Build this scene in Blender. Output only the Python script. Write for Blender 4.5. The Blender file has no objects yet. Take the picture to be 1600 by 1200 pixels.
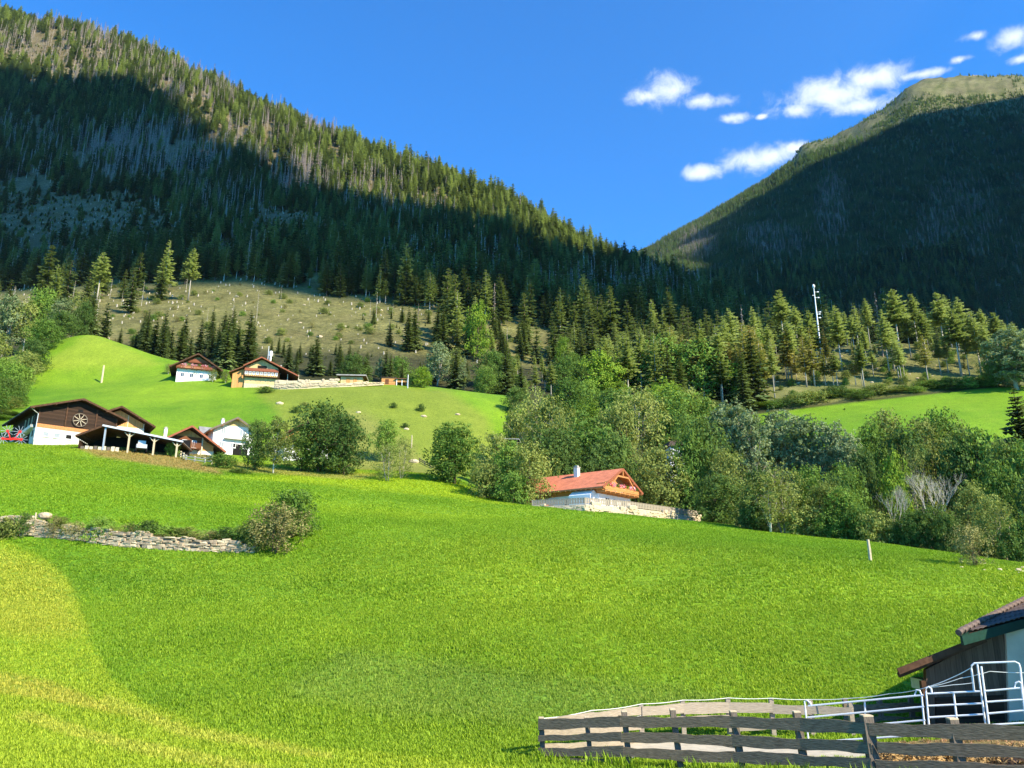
import bpy, bmesh, math, random
import numpy as np
from mathutils import Vector, Matrix, Euler
R = math.radians
rng = random.Random(7)
nr = np.random.RandomState(11)
scene = bpy.context.scene
col = scene.collection

# ---------------------------------------------------------------- camera
F = 1200.0                       # focal length in photo pixels (1600 wide)
PITCH = R(15.3)
cam_data = bpy.data.cameras.new('camera'); cam = bpy.data.objects.new('camera', cam_data)
col.objects.link(cam); scene.camera = cam
cam_data.sensor_width = 36; cam_data.lens = 27.0
cam_data.clip_start = 0.1; cam_data.clip_end = 30000
cam.location = (0, 0, 0); cam.rotation_euler = (R(90) + PITCH, 0, 0)

# ---------------------------------------------------------------- light
SUN_AZ, SUN_EL = R(52), R(35)    # azimuth to the right of straight behind the camera
sun_h = (math.sin(SUN_AZ), -math.cos(SUN_AZ))
sun_dir = Vector((sun_h[0]*math.cos(SUN_EL), sun_h[1]*math.cos(SUN_EL), math.sin(SUN_EL)))
sd = bpy.data.lights.new('sun', 'SUN'); sd.energy = 5.0; sd.angle = R(0.53); sd.color = (1, 0.90, 0.70)
so = bpy.data.objects.new('sun', sd); col.objects.link(so)
so.rotation_euler = sun_dir.to_track_quat('Z', 'Y').to_euler()
scene.view_settings.view_transform = 'Standard'; scene.view_settings.look = 'None'
scene.view_settings.exposure = 1.12; scene.view_settings.gamma = 1.0
scene.view_settings.use_curve_mapping = False

CP, SP = math.cos(PITCH), math.sin(PITCH)
def ray(px, py):
    a = (px-800)/F; b = (600-py)/F
    d1 = CP - b*SP
    return a/d1, (SP + b*CP)/d1
def pt(px, py, Y):
    u, t = ray(px, py); return (u*Y, Y, t*Y)
def proj(x, y, z):
    d = y*CP + z*SP
    d = np.where(np.abs(d) < 1e-3, 1e-3, d)
    return 800 + F*x/d, 600 - F*(z*CP - y*SP)/d

# ---------------------------------------------------------------- world: sky with a few cumulus
world = bpy.data.worlds.new('World'); scene.world = world; world.use_nodes = True
wt = world.node_tree; wt.nodes.clear()
def wn(t): return wt.nodes.new(t)
def wmath(op, a, b=None, c=None):
    n = wn('ShaderNodeMath'); n.operation = op
    for i, v in enumerate((a, b, c)):
        if v is None: continue
        if isinstance(v, (int, float)): n.inputs[i].default_value = v
        else: wt.links.new(v, n.inputs[i])
    return n.outputs[0]
out = wn('ShaderNodeOutputWorld'); bg = wn('ShaderNodeBackground'); wt.links.new(bg.outputs[0], out.inputs[0])
bg.inputs[1].default_value = 0.112
sky = wn('ShaderNodeTexSky'); sky.sky_type = 'NISHITA'; sky.sun_disc = False
sky.sun_elevation = SUN_EL; sky.sun_rotation = math.pi - SUN_AZ
sky.altitude = 1800; sky.air_density = 1.0; sky.dust_density = 0.35; sky.ozone_density = 3.5
hsv = wn('ShaderNodeHueSaturation'); hsv.inputs['Saturation'].default_value = 1.0; hsv.inputs['Value'].default_value = 1.0
skm = wn('ShaderNodeMix'); skm.data_type = 'RGBA'; skm.blend_type = 'MULTIPLY'; skm.inputs['Factor'].default_value = 1; skm.inputs['B'].default_value = (.14, .93, 1.56, 1)
wt.links.new(sky.outputs[0], skm.inputs['A']); wt.links.new(skm.outputs['Result'], hsv.inputs['Color'])
tc = wn('ShaderNodeTexCoord')
nz = wn('ShaderNodeTexNoise'); nz.inputs['Scale'].default_value = 34; nz.inputs['Detail'].default_value = 9; nz.inputs['Roughness'].default_value = .66
nz.inputs['Distortion'].default_value = .35
wt.links.new(tc.outputs['Generated'], nz.inputs['Vector'])
nz2 = wn('ShaderNodeTexNoise'); nz2.inputs['Scale'].default_value = 9; nz2.inputs['Detail'].default_value = 5
wt.links.new(tc.outputs['Generated'], nz2.inputs['Vector'])
# each cumulus: centre (photo pixels it is seen at) and half sizes, turned into directions on the sky
CLOUDS = [(cx_, cy_, a_*1.12, b_*1.15) for cx_, cy_, a_, b_ in [(1048,142,52,26),(1010,150,34,13),(1095,158,52,14),(1146,184,30,8),
          (1300,148,80,30),(1362,122,62,22),(1250,172,46,13),(1440,116,50,8),(1350,165,70,16),
          (1170,250,44,20),(1205,243,46,20),(1098,269,32,12),(1240,232,30,10),
          (1524,56,22,9),(1585,58,40,22),(1500,93,18,7),(1592,92,26,9),(1190,183,10,5),(1660,70,60,26)]]
best = None
for (cx, cy, a, b) in CLOUDS:
    def dirv(px, py):
        u, t = ray(px, py); return Vector((u, 1, t)).normalized()
    c = dirv(cx, cy); r = (dirv(cx+a, cy) - c); up = (dirv(cx, cy-b) - c)
    def dot(v):
        n = wn('ShaderNodeVectorMath'); n.operation = 'DOT_PRODUCT'; wt.links.new(tc.outputs['Generated'], n.inputs[0]); n.inputs[1].default_value = v; return n.outputs['Value']
    rr = r/r.length_squared; uu = up/up.length_squared
    dx = wmath('SUBTRACT', dot(rr), rr.dot(c)); dy = wmath('SUBTRACT', dot(uu), uu.dot(c))
    q = wmath('ADD', wmath('MULTIPLY', dx, dx), wmath('MULTIPLY', dy, dy))
    q = wmath('SUBTRACT', 1.0, wmath('SQRT', q))
    best = q if best is None else wmath('MAXIMUM', best, q)
front = wn('ShaderNodeVectorMath'); front.operation = 'DOT_PRODUCT'; wt.links.new(tc.outputs['Generated'], front.inputs[0]); front.inputs[1].default_value = (0,1,0)
dens = wmath('ADD', best, wmath('MULTIPLY', wmath('SUBTRACT', nz.outputs['Fac'], .5), 2.3))
dens = wmath('ADD', dens, wmath('MULTIPLY', wmath('SUBTRACT', nz2.outputs['Fac'], .5), .8))
mr = wn('ShaderNodeMapRange'); mr.interpolation_type = 'SMOOTHSTEP'
wt.links.new(dens, mr.inputs['Value']); mr.inputs['From Min'].default_value = -0.08; mr.inputs['From Max'].default_value = 1.15
mask = wmath('MULTIPLY', mr.outputs[0], .9)
mask = wmath('MULTIPLY', mask, wmath('GREATER_THAN', front.outputs['Value'], 0.0))
mix = wn('ShaderNodeMix'); mix.data_type = 'RGBA'
wt.links.new(mask, mix.inputs['Factor']); wt.links.new(hsv.outputs[0], mix.inputs['A']); mix.inputs['B'].default_value = (5.0, 5.3, 5.8, 1)
wt.links.new(mix.outputs['Result'], bg.inputs[0])

# ---------------------------------------------------------------- terrain: lofted survey lines
OY = 60.0
def L(*pts): return [pt(*p) for p in pts]
def flat(z, Y): return [(-3*(Y+OY), Y, z), (3*(Y+OY), Y, z)]
LAY = [
 flat(-1.9, -50), flat(-1.7, 0.5), flat(-2.4, 6), flat(-3.6, 14),
 [pt(0,1200,22.5)[:2]+(-4.3,), pt(800,1200,23)[:2]+(-4.75,), pt(1600,1200,18)[:2]+(-4.1,)],
 L((0,1150,27),(400,1150,27),(800,1160,28),(1000,1163,28),(1250,1163,28),(1600,1150,26.5)),
 L((0,1090,32),(400,1090,32),(800,1100,32.5),(1000,1105,32.5),(1250,1105,33),(1600,1100,31)),
 L((0,980,41),(400,985,41),(800,990,41),(1200,1000,41),(1600,1005,39)),
 L((-300,812,60),(0,832,60),(60,838,59.6),(200,850,59),(400,860,58.3),(500,850,60),(800,838,62),(1000,848,60),(1200,862,57),(1400,880,54),(1600,902,50)),
 L((-300,780,61.6),(0,797,61.6),(200,817,61),(380,834,60.3),(500,836,62),(800,831,64),(1000,842,62),(1200,857,59),(1400,874,56),(1600,893,52)),
 L((0,745,84),(200,755,84),(400,780,83),(600,795,82),(800,810,80),(1000,822,76),(1200,842,70),(1400,862,64),(1600,888,58)),
 L((0,697,112),(200,712,114),(330,725,113),(400,742,108),(600,762,106),(830,789,99),(1000,808,97),(1100,823,109),(1150,828,104),(1200,832,93),(1360,850,80),(1500,868,70),(1600,885,66)),
 L((0,690,124),(200,695,126),(270,708,126),(330,720,124),(400,733,121),(600,742,122),(700,754,117),(830,800,114),(960,815,113),(1100,838,119),(1150,836,118),(1360,868,95),(1600,905,84)),
 L((0,660,142),(180,664,145),(250,680,143),(330,702,140),(400,709,142),(500,716,142),(600,722,142),(700,738,138),(830,790,138),(1100,805,135),(1360,840,125),(1600,870,115)),
 L((0,630,165),(200,630,168),(420,645,163),(600,660,163),(750,690,163),(830,720,165),(1100,740,165),(1200,735,162),(1360,730,158),(1600,728,155)),
 L((0,598,192),(150,600,196),(260,586,198),(330,592,196),(380,600,190),(430,605,187),(530,603,188),(640,606,190),(740,618,190),(800,640,188),(900,680,190),(1100,700,190),(1250,668,195),(1400,652,193),(1600,645,190)),
 L((0,570,215),(60,545,222),(130,517,226),(175,532,224),(250,560,214),(330,572,210),(380,587,206),(450,594,204),(600,597,204),(700,607,204),(800,621,203),(950,660,212),(1100,668,214),(1250,641,220),(1400,624,220),(1600,608,215)),
 L((0,560,245),(130,528,250),(250,575,246),(450,600,240),(700,615,238),(850,625,240),(1000,625,245),(1120,615,248),(1250,595,245),(1400,578,248),(1600,585,243)),
 L((0,545,285),(150,540,285),(400,560,285),(600,565,285),(800,588,280),(950,590,280),(1120,575,275),(1250,545,282),(1400,535,285),(1550,550,275),(1600,560,272)),
 L((0,505,350),(150,500,350),(400,510,345),(600,515,345),(750,530,340),(850,555,330),(1000,560,320),(1120,560,315),(1250,560,330),(1400,560,330),(1600,600,320)),
 L((-200,470,560),(0,450,560),(150,440,520),(300,434,500),(400,435,480),(500,455,455),(600,470,430),(700,482,410),(850,515,385),(1000,530,370),(1200,560,390),(1600,620,390)),
 L((0,300,850),(200,318,820),(400,345,740),(600,372,680),(800,425,610),(900,455,580),(1000,480,540),(1200,525,560),(1400,580,560),(1600,640,560)),
 L((0,150,1160),(150,170,1120),(300,220,1050),(450,270,960),(600,315,880),(750,365,800),(900,418,720),(1000,440,680),(1100,475,660),(1200,530,640),(1600,650,700)),
 L((-400,-60,1550),(-200,-20,1500),(0,30,1450),(150,56,1390),(250,99,1320),(330,134,1260),(400,174,1210),(450,190,1170),(500,214,1130),(580,246,1070),(650,270,1020),(740,312,960),(850,358,890),(920,400,830),(990,428,780),(1080,455,740),(1180,500,720),(1300,560,760),(1600,660,800)),
 L((-400,-20,1900),(0,90,1800),(330,190,1600),(500,270,1500),(740,360,1350),(920,440,1200),(1080,480,1150),(1200,525,1150),(1600,560,1150)),
 L((-400,90,2300),(0,190,2300),(500,330,2200),(900,430,1900),(1000,430,1800),(1200,400,1650),(1400,390,1600),(1600,370,1550),(1900,330,1500)),
 L((-400,200,2700),(0,290,2700),(500,380,2700),(900,430,2400),(985,425,2350),(1060,385,2250),(1145,345,2200),(1240,300,2150),(1340,268,2050),(1450,240,2000),(1600,235,1950),(1900,220,1900)),
 L((-400,300,3300),(0,350,3300),(600,420,3300),(900,455,3000),(975,402,2750),(1050,368,2600),(1100,344,2520),(1145,317,2500),(1200,284,2480),(1238,252,2460),(1256,226,2460),(1300,216,2450),(1330,205,2450),(1345,192,2450),(1385,170,2440),(1420,138,2440),(1440,130,2440),(1480,127,2450),(1520,126,2480),(1600,128,2480),(1700,130,2450),(1900,120,2400)),
 L((-400,420,4200),(0,440,4200),(800,480,4200),(1100,440,4200),(1300,400,4200),(1600,400,4200)),
]
NV, VMAX = 620, 1.9
NRW = 720
vgrid = np.linspace(-VMAX, VMAX, NV)
# denser columns in the middle of the fan
vgrid = np.sign(vgrid)*(np.abs(vgrid)/VMAX)**1.25*VMAX
yrow = np.geomspace(10.0, 4250.0, NRW) - OY
yl, zl = [], []
for lay in LAY:
    p = np.array(sorted(lay, key=lambda q: q[0]/(q[1]+OY)))
    v = p[:,0]/(p[:,1]+OY)
    yl.append(np.interp(vgrid, v, p[:,1])); zl.append(np.interp(vgrid, v, p[:,2]))
yl = np.array(yl); zl = np.array(zl)
for j in range(len(LAY)):                      # soften the survey lines sideways
    k = 9 if 4 < j < 18 else 5
    if j >= 23: k = 3
    ker = np.ones(k)/k
    pad = np.pad(zl[j], k//2, mode='edge'); zl[j] = np.convolve(pad, ker, 'valid')
    pad = np.pad(yl[j], k//2, mode='edge'); yl[j] = np.convolve(pad, ker, 'valid')
for j in range(1, len(LAY)): yl[j] = np.maximum(yl[j], yl[j-1] + 0.6)
def pchip(x, y, xq):
    h = np.diff(x); d = np.diff(y)/h; m = np.zeros_like(y)
    w1 = 2*h[1:]+h[:-1]; w2 = h[1:]+2*h[:-1]
    ok = d[1:]*d[:-1] > 0
    with np.errstate(divide='ignore', invalid='ignore'):
        mm = (w1+w2)/(w1/d[:-1]+w2/d[1:])
    m[1:-1] = np.where(ok, mm, 0); m[0] = d[0]; m[-1] = d[-1]
    i = np.clip(np.searchsorted(x, xq)-1, 0, len(x)-2); s = np.clip((xq-x[i])/h[i], 0, 1)
    return ((1+2*s)*(1-s)**2*y[i] + s*(1-s)**2*h[i]*m[i] + s*s*(3-2*s)*y[i+1] + s*s*(s-1)*h[i]*m[i+1])
Z = np.zeros((NRW, NV))
for i in range(NV): Z[:, i] = pchip(yl[:, i], zl[:, i], yrow)
YY = np.repeat(yrow[:, None], NV, 1); XX = vgrid[None, :]*(YY+OY)

def vnoise(x, y, seed=0):
    xi = np.floor(x).astype(np.int64); yi = np.floor(y).astype(np.int64); fx = x-xi; fy = y-yi
    def h(a, b):
        n = (a*374761393 + b*668265263 + seed*1442695041) & 0x7fffffff
        n = (n ^ (n >> 13))*1274126177 & 0x7fffffff
        return ((n ^ (n >> 16)) & 0xffff)/65535.0
    sx = fx*fx*(3-2*fx); sy = fy*fy*(3-2*fy)
    return (h(xi,yi)*(1-sx)+h(xi+1,yi)*sx)*(1-sy) + (h(xi,yi+1)*(1-sx)+h(xi+1,yi+1)*sx)*sy
def fbm(x, y, o=4, seed=0):
    s = 0; a = 1; t = 0
    for k in range(o): s = s + a*vnoise(x*2**k, y*2**k, seed+k); t += a; a *= .5
    return s/t - .5
def sstep(a, b, x):
    t = np.clip((x-a)/(b-a), 0, 1); return t*t*(3-2*t)
amp = 26*sstep(420, 1100, YY) + 2.2*sstep(240, 420, YY)*(1-sstep(900, 1300, YY))
amp = amp*(1 - .55*np.exp(-((YY-1150)/250)**2))*(1-.5*sstep(1900, 2300, YY))
Z += amp*fbm(XX/95, YY/95, 5, 3)
Z += 95*sstep(1350, 1750, YY)*(1-.75*sstep(2050, 2350, YY))*(np.abs(fbm((XX+YY*.25)/150+9, YY/620, 3, 8))-.16)
Z += (0.5*sstep(50, 110, YY)*(1-sstep(230, 300, YY)) + .12)*fbm(XX/14, YY/14, 3, 5)
# crags on the far summit
cr = np.exp(-((YY-2450)/120)**2)*sstep(.30, .5, XX/np.maximum(YY, 1))
Z += cr*34*(np.abs(fbm(XX/45, YY/45, 5, 21))*2-.3)
lq = np.log(yrow+OY)
def height(x, y):
    x = np.asarray(x, float); y = np.asarray(y, float)
    r = (np.log(np.maximum(y+OY, 10.001)) - lq[0])/(lq[1]-lq[0])
    r = np.clip(r, 0, NRW-1.001); ri = r.astype(int); rf = r-ri
    v = x/(y+OY); ci = np.clip(np.searchsorted(vgrid, v)-1, 0, NV-2); cf = np.clip((v-vgrid[ci])/(vgrid[ci+1]-vgrid[ci]), 0, 1)
    return (Z[ri,ci]*(1-cf)+Z[ri,ci+1]*cf)*(1-rf) + (Z[ri+1,ci]*(1-cf)+Z[ri+1,ci+1]*cf)*rf
def H(x, y): return float(height(x, y))
def hit(px, py, y0=20, y1=4000):
    """first point where the sight line through a photo pixel meets the ground beyond y0"""
    u, t = ray(px, py); ys = np.geomspace(y0, y1, 3000)
    g = height(u*ys, ys) - t*ys
    k = np.argmax(g > 0)
    if g[k] <= 0: return None
    y = ys[k]; return (u*y, y, t*y)
def at(px, Y, py=700):
    """ground point below the sight line column px at distance Y (py only sets the column's perspective)"""
    for _ in range(6):
        u, t = ray(px, py); x = u*Y; z = H(x, Y); _, py = proj(x, Y, z); py = float(py)
    return x, Y, z

# ---------------------------------------------------------------- materials
def newmat(name):
    m = bpy.data.materials.new(name); m.use_nodes = True; t = m.node_tree
    b = t.nodes['Principled BSDF']; b.inputs['Roughness'].default_value = .8
    b.inputs['Specular IOR Level'].default_value = .2
    return m, t, b
def nd(t, kind, **kw):
    n = t.nodes.new(kind)
    for k, v in kw.items(): setattr(n, k, v)
    return n
def ramp(t, fac, stops):
    r = nd(t, 'ShaderNodeValToRGB'); e = r.color_ramp.elements
    while len(e) < len(stops): e.new(.5)
    for i, (p, c) in enumerate(stops): e[i].position = p; e[i].color = (*c, 1)
    t.links.new(fac, r.inputs[0]); return r.outputs[0]
def noise(t, scale, detail=4, vec=None, rough=.55, stretch=None, coord='Object'):
    tcn = nd(t, 'ShaderNodeTexCoord'); v = tcn.outputs[coord] if vec is None else vec
    if stretch:
        mp = nd(t, 'ShaderNodeMapping'); mp.inputs['Scale'].default_value = stretch; t.links.new(v, mp.inputs[0]); v = mp.outputs[0]
    n = nd(t, 'ShaderNodeTexNoise'); n.inputs['Scale'].default_value = scale; n.inputs['Detail'].default_value = detail; n.inputs['Roughness'].default_value = rough
    t.links.new(v, n.inputs['Vector']); return n.outputs['Fac']
def bump(t, b, h, dist, strength=1.0):
    n = nd(t, 'ShaderNodeBump'); n.inputs['Strength'].default_value = strength; n.inputs['Distance'].default_value = dist
    t.links.new(h, n.inputs['Height']); t.links.new(n.outputs[0], b.inputs['Normal'])
def mixc(t, fac, a, b, mode='MIX'):
    n = nd(t, 'ShaderNodeMix', data_type='RGBA', blend_type=mode)
    for sock, v in (('Factor', fac), ('A', a), ('B', b)):
        if isinstance(v, (int, float)): n.inputs[sock].default_value = v
        elif isinstance(v, tuple): n.inputs[sock].default_value = (*v, 1)
        else: t.links.new(v, n.inputs[sock])
    return n.outputs['Result']
def plain(name, c, rough=.8, var=.25, scale=6, bmp=0, metal=0, stretch=None):
    m, t, b = newmat(name); f = noise(t, scale, 5, stretch=stretch)
    d = tuple(x*(1-var) for x in c); l = tuple(min(1, x*(1+var)) for x in c)
    t.links.new(ramp(t, f, [(.3, d), (.7, l)]), b.inputs['Base Color'])
    b.inputs['Roughness'].default_value = rough; b.inputs['Metallic'].default_value = metal
    if bmp: bump(t, b, f, bmp)
    return m
def timber(name, c, axis='x', pitch=.18, var=.35, gap=.35):
    """weathered boards: grain, tone per board and a dark joint line; axis = direction the boards run"""
    m, t, b = newmat(name)
    tcn = nd(t, 'ShaderNodeTexCoord'); sp = nd(t, 'ShaderNodeSeparateXYZ'); t.links.new(tcn.outputs['Object'], sp.inputs[0])
    if axis == 'z':   # vertical boards: joints across x and y
        s = nd(t, 'ShaderNodeMath', operation='ADD'); t.links.new(sp.outputs[0], s.inputs[0]); t.links.new(sp.outputs[1], s.inputs[1]); c0 = s.outputs[0]
    else: c0 = sp.outputs[2]
    dv = nd(t, 'ShaderNodeMath', operation='DIVIDE'); t.links.new(c0, dv.inputs[0]); dv.inputs[1].default_value = pitch
    fl = nd(t, 'ShaderNodeMath', operation='FLOOR'); t.links.new(dv.outputs[0], fl.inputs[0])
    fr = nd(t, 'ShaderNodeMath', operation='FRACT'); t.links.new(dv.outputs[0], fr.inputs[0])
    wn_ = nd(t, 'ShaderNodeTexWhiteNoise', noise_dimensions='1D'); t.links.new(fl.outputs[0], wn_.inputs['W'])
    g = noise(t, 3, 6, stretch=((9, 9, .6) if axis == 'z' else (.6, .6, 12)))
    a = nd(t, 'ShaderNodeMath', operation='MULTIPLY_ADD'); t.links.new(wn_.outputs[0], a.inputs[0]); a.inputs[1].default_value = .45; t.links.new(g, a.inputs[2])
    f2 = nd(t, 'ShaderNodeMath', operation='SUBTRACT'); t.links.new(a.outputs[0], f2.inputs[0]); f2.inputs[1].default_value = .22
    d = tuple(x*(1-var) for x in c); l = tuple(min(1, x*(1+var)) for x in c)
    cc = ramp(t, f2.outputs[0], [(.2, d), (.8, l)])
    j = nd(t, 'ShaderNodeMath', operation='LESS_THAN'); t.links.new(fr.outputs[0], j.inputs[0]); j.inputs[1].default_value = .12
    jm = nd(t, 'ShaderNodeMath', operation='MULTIPLY'); t.links.new(j.outputs[0], jm.inputs[0]); jm.inputs[1].default_value = gap
    t.links.new(mixc(t, jm.outputs[0], cc, tuple(x*.25 for x in c)), b.inputs['Base Color'])
    return m
def foliage(name, a, b_, trans=.22, scale=.5, per_leaf=.5, hue=0.0):
    """leaf material: colour differs leaf by leaf, clump by clump and tree by tree; a little light comes through"""
    m, t, b = newmat(name)
    geo = nd(t, 'ShaderNodeNewGeometry'); oi = nd(t, 'ShaderNodeObjectInfo')
    n = noise(t, scale, 3)
    if scale < .1:      # stands of differing age and kind across the mountain
        pz_ = nd(t, 'ShaderNodeNewGeometry'); n = noise(t, .014, 4, vec=pz_.outputs['Position'], rough=.65); n = ramp(t, n, [(.32, (.15, .15, .15)), (.68, (.85, .85, .85))])
    s1 = nd(t, 'ShaderNodeMath', operation='MULTIPLY_ADD'); t.links.new(geo.outputs['Random Per Island'], s1.inputs[0]); s1.inputs[1].default_value = per_leaf; t.links.new(n, s1.inputs[2])
    s2 = nd(t, 'ShaderNodeMath', operation='MULTIPLY_ADD'); t.links.new(oi.outputs['Random'], s2.inputs[0]); s2.inputs[1].default_value = .45; t.links.new(s1.outputs[0], s2.inputs[2])
    s3 = nd(t, 'ShaderNodeMath', operation='SUBTRACT'); t.links.new(s2.outputs[0], s3.inputs[0]); s3.inputs[1].default_value = .2+per_leaf/2
    c = ramp(t, s3.outputs[0], [(.25, a), (.75, b_)])
    t.links.new(c, b.inputs['Base Color']); b.inputs['Roughness'].default_value = .6; b.inputs['Specular IOR Level'].default_value = .08
    tr = nd(t, 'ShaderNodeBsdfTranslucent'); t.links.new(mixc(t, .35, c, (.35, .45, .03)), tr.inputs[0])
    mx = nd(t, 'ShaderNodeMixShader'); mx.inputs[0].default_value = trans
    o = t.nodes['Material Output']; t.links.new(b.outputs[0], mx.inputs[1]); t.links.new(tr.outputs[0], mx.inputs[2]); t.links.new(mx.outputs[0], o.inputs[0])
    return m

M = {}
M['dark_timber'] = timber('dark_timber', (.040, .022, .013), 'x', .3, .45)
M['brown_timber'] = timber('brown_timber', (.16, .062, .026), 'x', .22)
M['golden_timber'] = timber('golden_timber', (.60, .30, .10), 'z', .22, .2)
M['pale_timber'] = timber('pale_timber', (.62, .45, .21), 'z', .35, .15, .25)
M['orange_timber'] = timber('orange_timber', (.56, .26, .085), 'x', .2, .25)
M['beam'] = plain('beam', (.085, .042, .022), .8, .4, 4)
M['orange_beam'] = plain('orange_beam', (.50, .21, .075), .7, .2, 4)
M['red_beam'] = plain('red_beam', (.28, .09, .045), .7, .3, 4)
M['white_plaster'] = plain('white_plaster', (.80, .80, .77), .9, .07, 1.2)
M['stable_plaster'] = plain('stable_plaster', (.68, .60, .46), .9, .1, 1.5)
M['cream_plaster'] = plain('cream_plaster', (.64, .60, .50), .9, .1, 1.5)
M['concrete'] = plain('concrete', (.42, .40, .36), .9, .25, 2, .02)
M['grey_roof'] = plain('grey_roof', (.22, .22, .215), .7, .25, 1.5, .02)
M['pale_roof'] = plain('pale_roof', (.33, .31, .28), .7, .25, 1.5, .02)
M['brown_roof'] = plain('brown_roof', (.10, .070, .055), .8, .35, 2.5, .03)
def tilemat(name, c):
    m, t, b = newmat(name); tcn = nd(t, 'ShaderNodeTexCoord')
    br = nd(t, 'ShaderNodeTexBrick'); br.inputs['Scale'].default_value = 1; br.inputs['Brick Width'].default_value = .25; br.inputs['Row Height'].default_value = .36; br.inputs['Mortar Size'].default_value = .02
    t.links.new(tcn.outputs['Object'], br.inputs[0])
    br.inputs['Color1'].default_value = (*[x*.8 for x in c], 1); br.inputs['Color2'].default_value = (*[min(1, x*1.2) for x in c], 1); br.inputs['Mortar'].default_value = (*[x*.35 for x in c], 1)
    t.links.new(mixc(t, .5, br.outputs[0], ramp(t, noise(t, 1.2), [(.3, tuple(x*.7 for x in c)), (.7, tuple(min(1, x*1.25) for x in c))])), b.inputs['Base Color'])
    b.inputs['Roughness'].default_value = .75; return m
M['red_tiles'] = tilemat('red_tiles', (.66, .215, .11))
M['rust_tiles'] = tilemat('rust_tiles', (.22, .10, .06))
M['clay_tile'] = plain('clay_tile', (.13, .095, .080), .8, .4, 5, .01)
_m, _t, _b = M['clay_tile'], M['clay_tile'].node_tree, None
M['dark_opening'] = plain('dark_opening', (.012, .011, .010), .9, .2)
M['window_glass'] = plain('window_glass', (.05, .065, .08), .12, .2); M['window_glass'].node_tree.nodes['Principled BSDF'].inputs['Specular IOR Level'].default_value = .8
M['grey_glass'] = plain('grey_glass', (.30, .33, .35), .25, .1)
M['white_paint'] = plain('white_paint', (.82, .82, .80), .45, .04)
M['green_paint'] = plain('green_paint', (.012, .045, .030), .5, .2)
M['metal'] = plain('metal', (.72, .73, .72), .42, .1, 5, 0, .25)
M['dull_metal'] = plain('dull_metal', (.45, .46, .46), .4, .15, 5, 0, .4)
M['red_paint'] = plain('red_paint', (.62, .03, .02), .45, .15)
M['old_fence'] = plain('old_fence', (.19, .145, .095), .9, .5, 5, .015, 0, (1.2, 1.2, 12))
M['fence_post'] = plain('fence_post', (.16, .13, .10), .9, .45, 6, .01, 0, (8, 8, 1))
M['new_fence'] = plain('new_fence', (.34, .285, .215), .9, .25, 5, .01, 0, (1, 1, 10))
M['cut_wood'] = plain('cut_wood', (.62, .50, .33), .9, .2, 8)
M['pale_wood'] = plain('pale_wood', (.62, .53, .38), .85, .2, 6)
M['pole_wood'] = plain('pole_wood', (.55, .46, .30), .9, .25, 6, .01, 0, (6, 6, 1))
M['rope'] = plain('rope', (.78, .78, .70), .8, .1)
M['sand'] = plain('sand', (.50, .44, .33), .95, .15, 3, .02)
M['hay'] = plain('hay', (.42, .27, .11), .95, .5, 14, .05)
M['manure'] = plain('manure', (.12, .075, .045), .95, .5, 9, .05)
M['stone'] = plain('stone', (.50,.39,.25), .9, .35, 3.5, .03)
M['stone_b'] = plain('stone_b', (.38,.29,.19), .9, .4, 3.5, .03)
M['stone_c'] = plain('stone_c', (.52, .42, .29), .9, .3, 3.5, .03)
M['yellow_stone'] = plain('yellow_stone', (.60, .49, .31), .9, .25, 3.5, .03)
M['mortar'] = plain('mortar', (.20, .17, .12), .95, .3, 3)
M['bark'] = plain('bark', (.13, .095, .065), .9, .4, 6, .02, 0, (4, 4, .6))
M['pale_bark'] = plain('pale_bark', (.42, .37, .29), .9, .3, 5, .02, 0, (4, 4, .6))
M['bleached_wood'] = plain('bleached_wood', (.44, .40, .32), .9, .25, 5)
M['white_bark'] = plain('white_bark', (.62, .58, .48), .9, .25, 5)
M['dead_wood'] = plain('dead_wood', (.36, .30, .25), .9, .35, 4)
M['dead_pale'] = plain('dead_pale', (.42, .37, .29), .9, .25, 4)
M['dead_needles'] = plain('dead_needles', (.27, .21, .17), .9, .4, 3)
M['dark_spruce'] = foliage('dark_spruce', (.055,.095,.035), (.16,.22,.070), .2, .4, .35)
M['forest_spruce'] = foliage('forest_spruce', (.060,.105,.040), (.19,.25,.090), .25, .02, .3)
M['far_spruce'] = foliage('far_spruce', (.090,.170,.080), (.21,.34,.13), .22, .02, .3)
M['larch'] = foliage('larch', (.19,.26,.075), (.42,.50,.17), .35, .5, .5)
M['yellow_larch'] = foliage('yellow_larch', (.26,.27,.075), (.56,.50,.17), .3, .5, .5)
M['leaf_green'] = foliage('leaf_green', (0.078, 0.156, 0.029), (0.234, 0.364, 0.058), .32, .35, .3)
M['leaf_dark'] = foliage('leaf_dark', (0.048, 0.098, 0.024), (0.138, 0.216, 0.044), .28, .35, .3)
M['leaf_olive'] = foliage('leaf_olive', (0.137, 0.176, 0.039), (0.325, 0.364, 0.091), .32, .35, .3)
M['leaf_silver'] = foliage('leaf_silver', (.15,.205,.085), (.33,.40,.19), .3, .35, .3)
M['leaf_bright'] = foliage('leaf_bright', (0.132, 0.223, 0.024), (0.304, 0.440, 0.045), .35, .35, .3)
M['leaf_brown'] = foliage('leaf_brown', (.16,.15,.050), (.36,.33,.12), .2, .35, .6)
M['flower'] = foliage('flower', (0.675, 0.060, 0.075), (1.035, 0.621, 0.690), .1, 2, .9)

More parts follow.
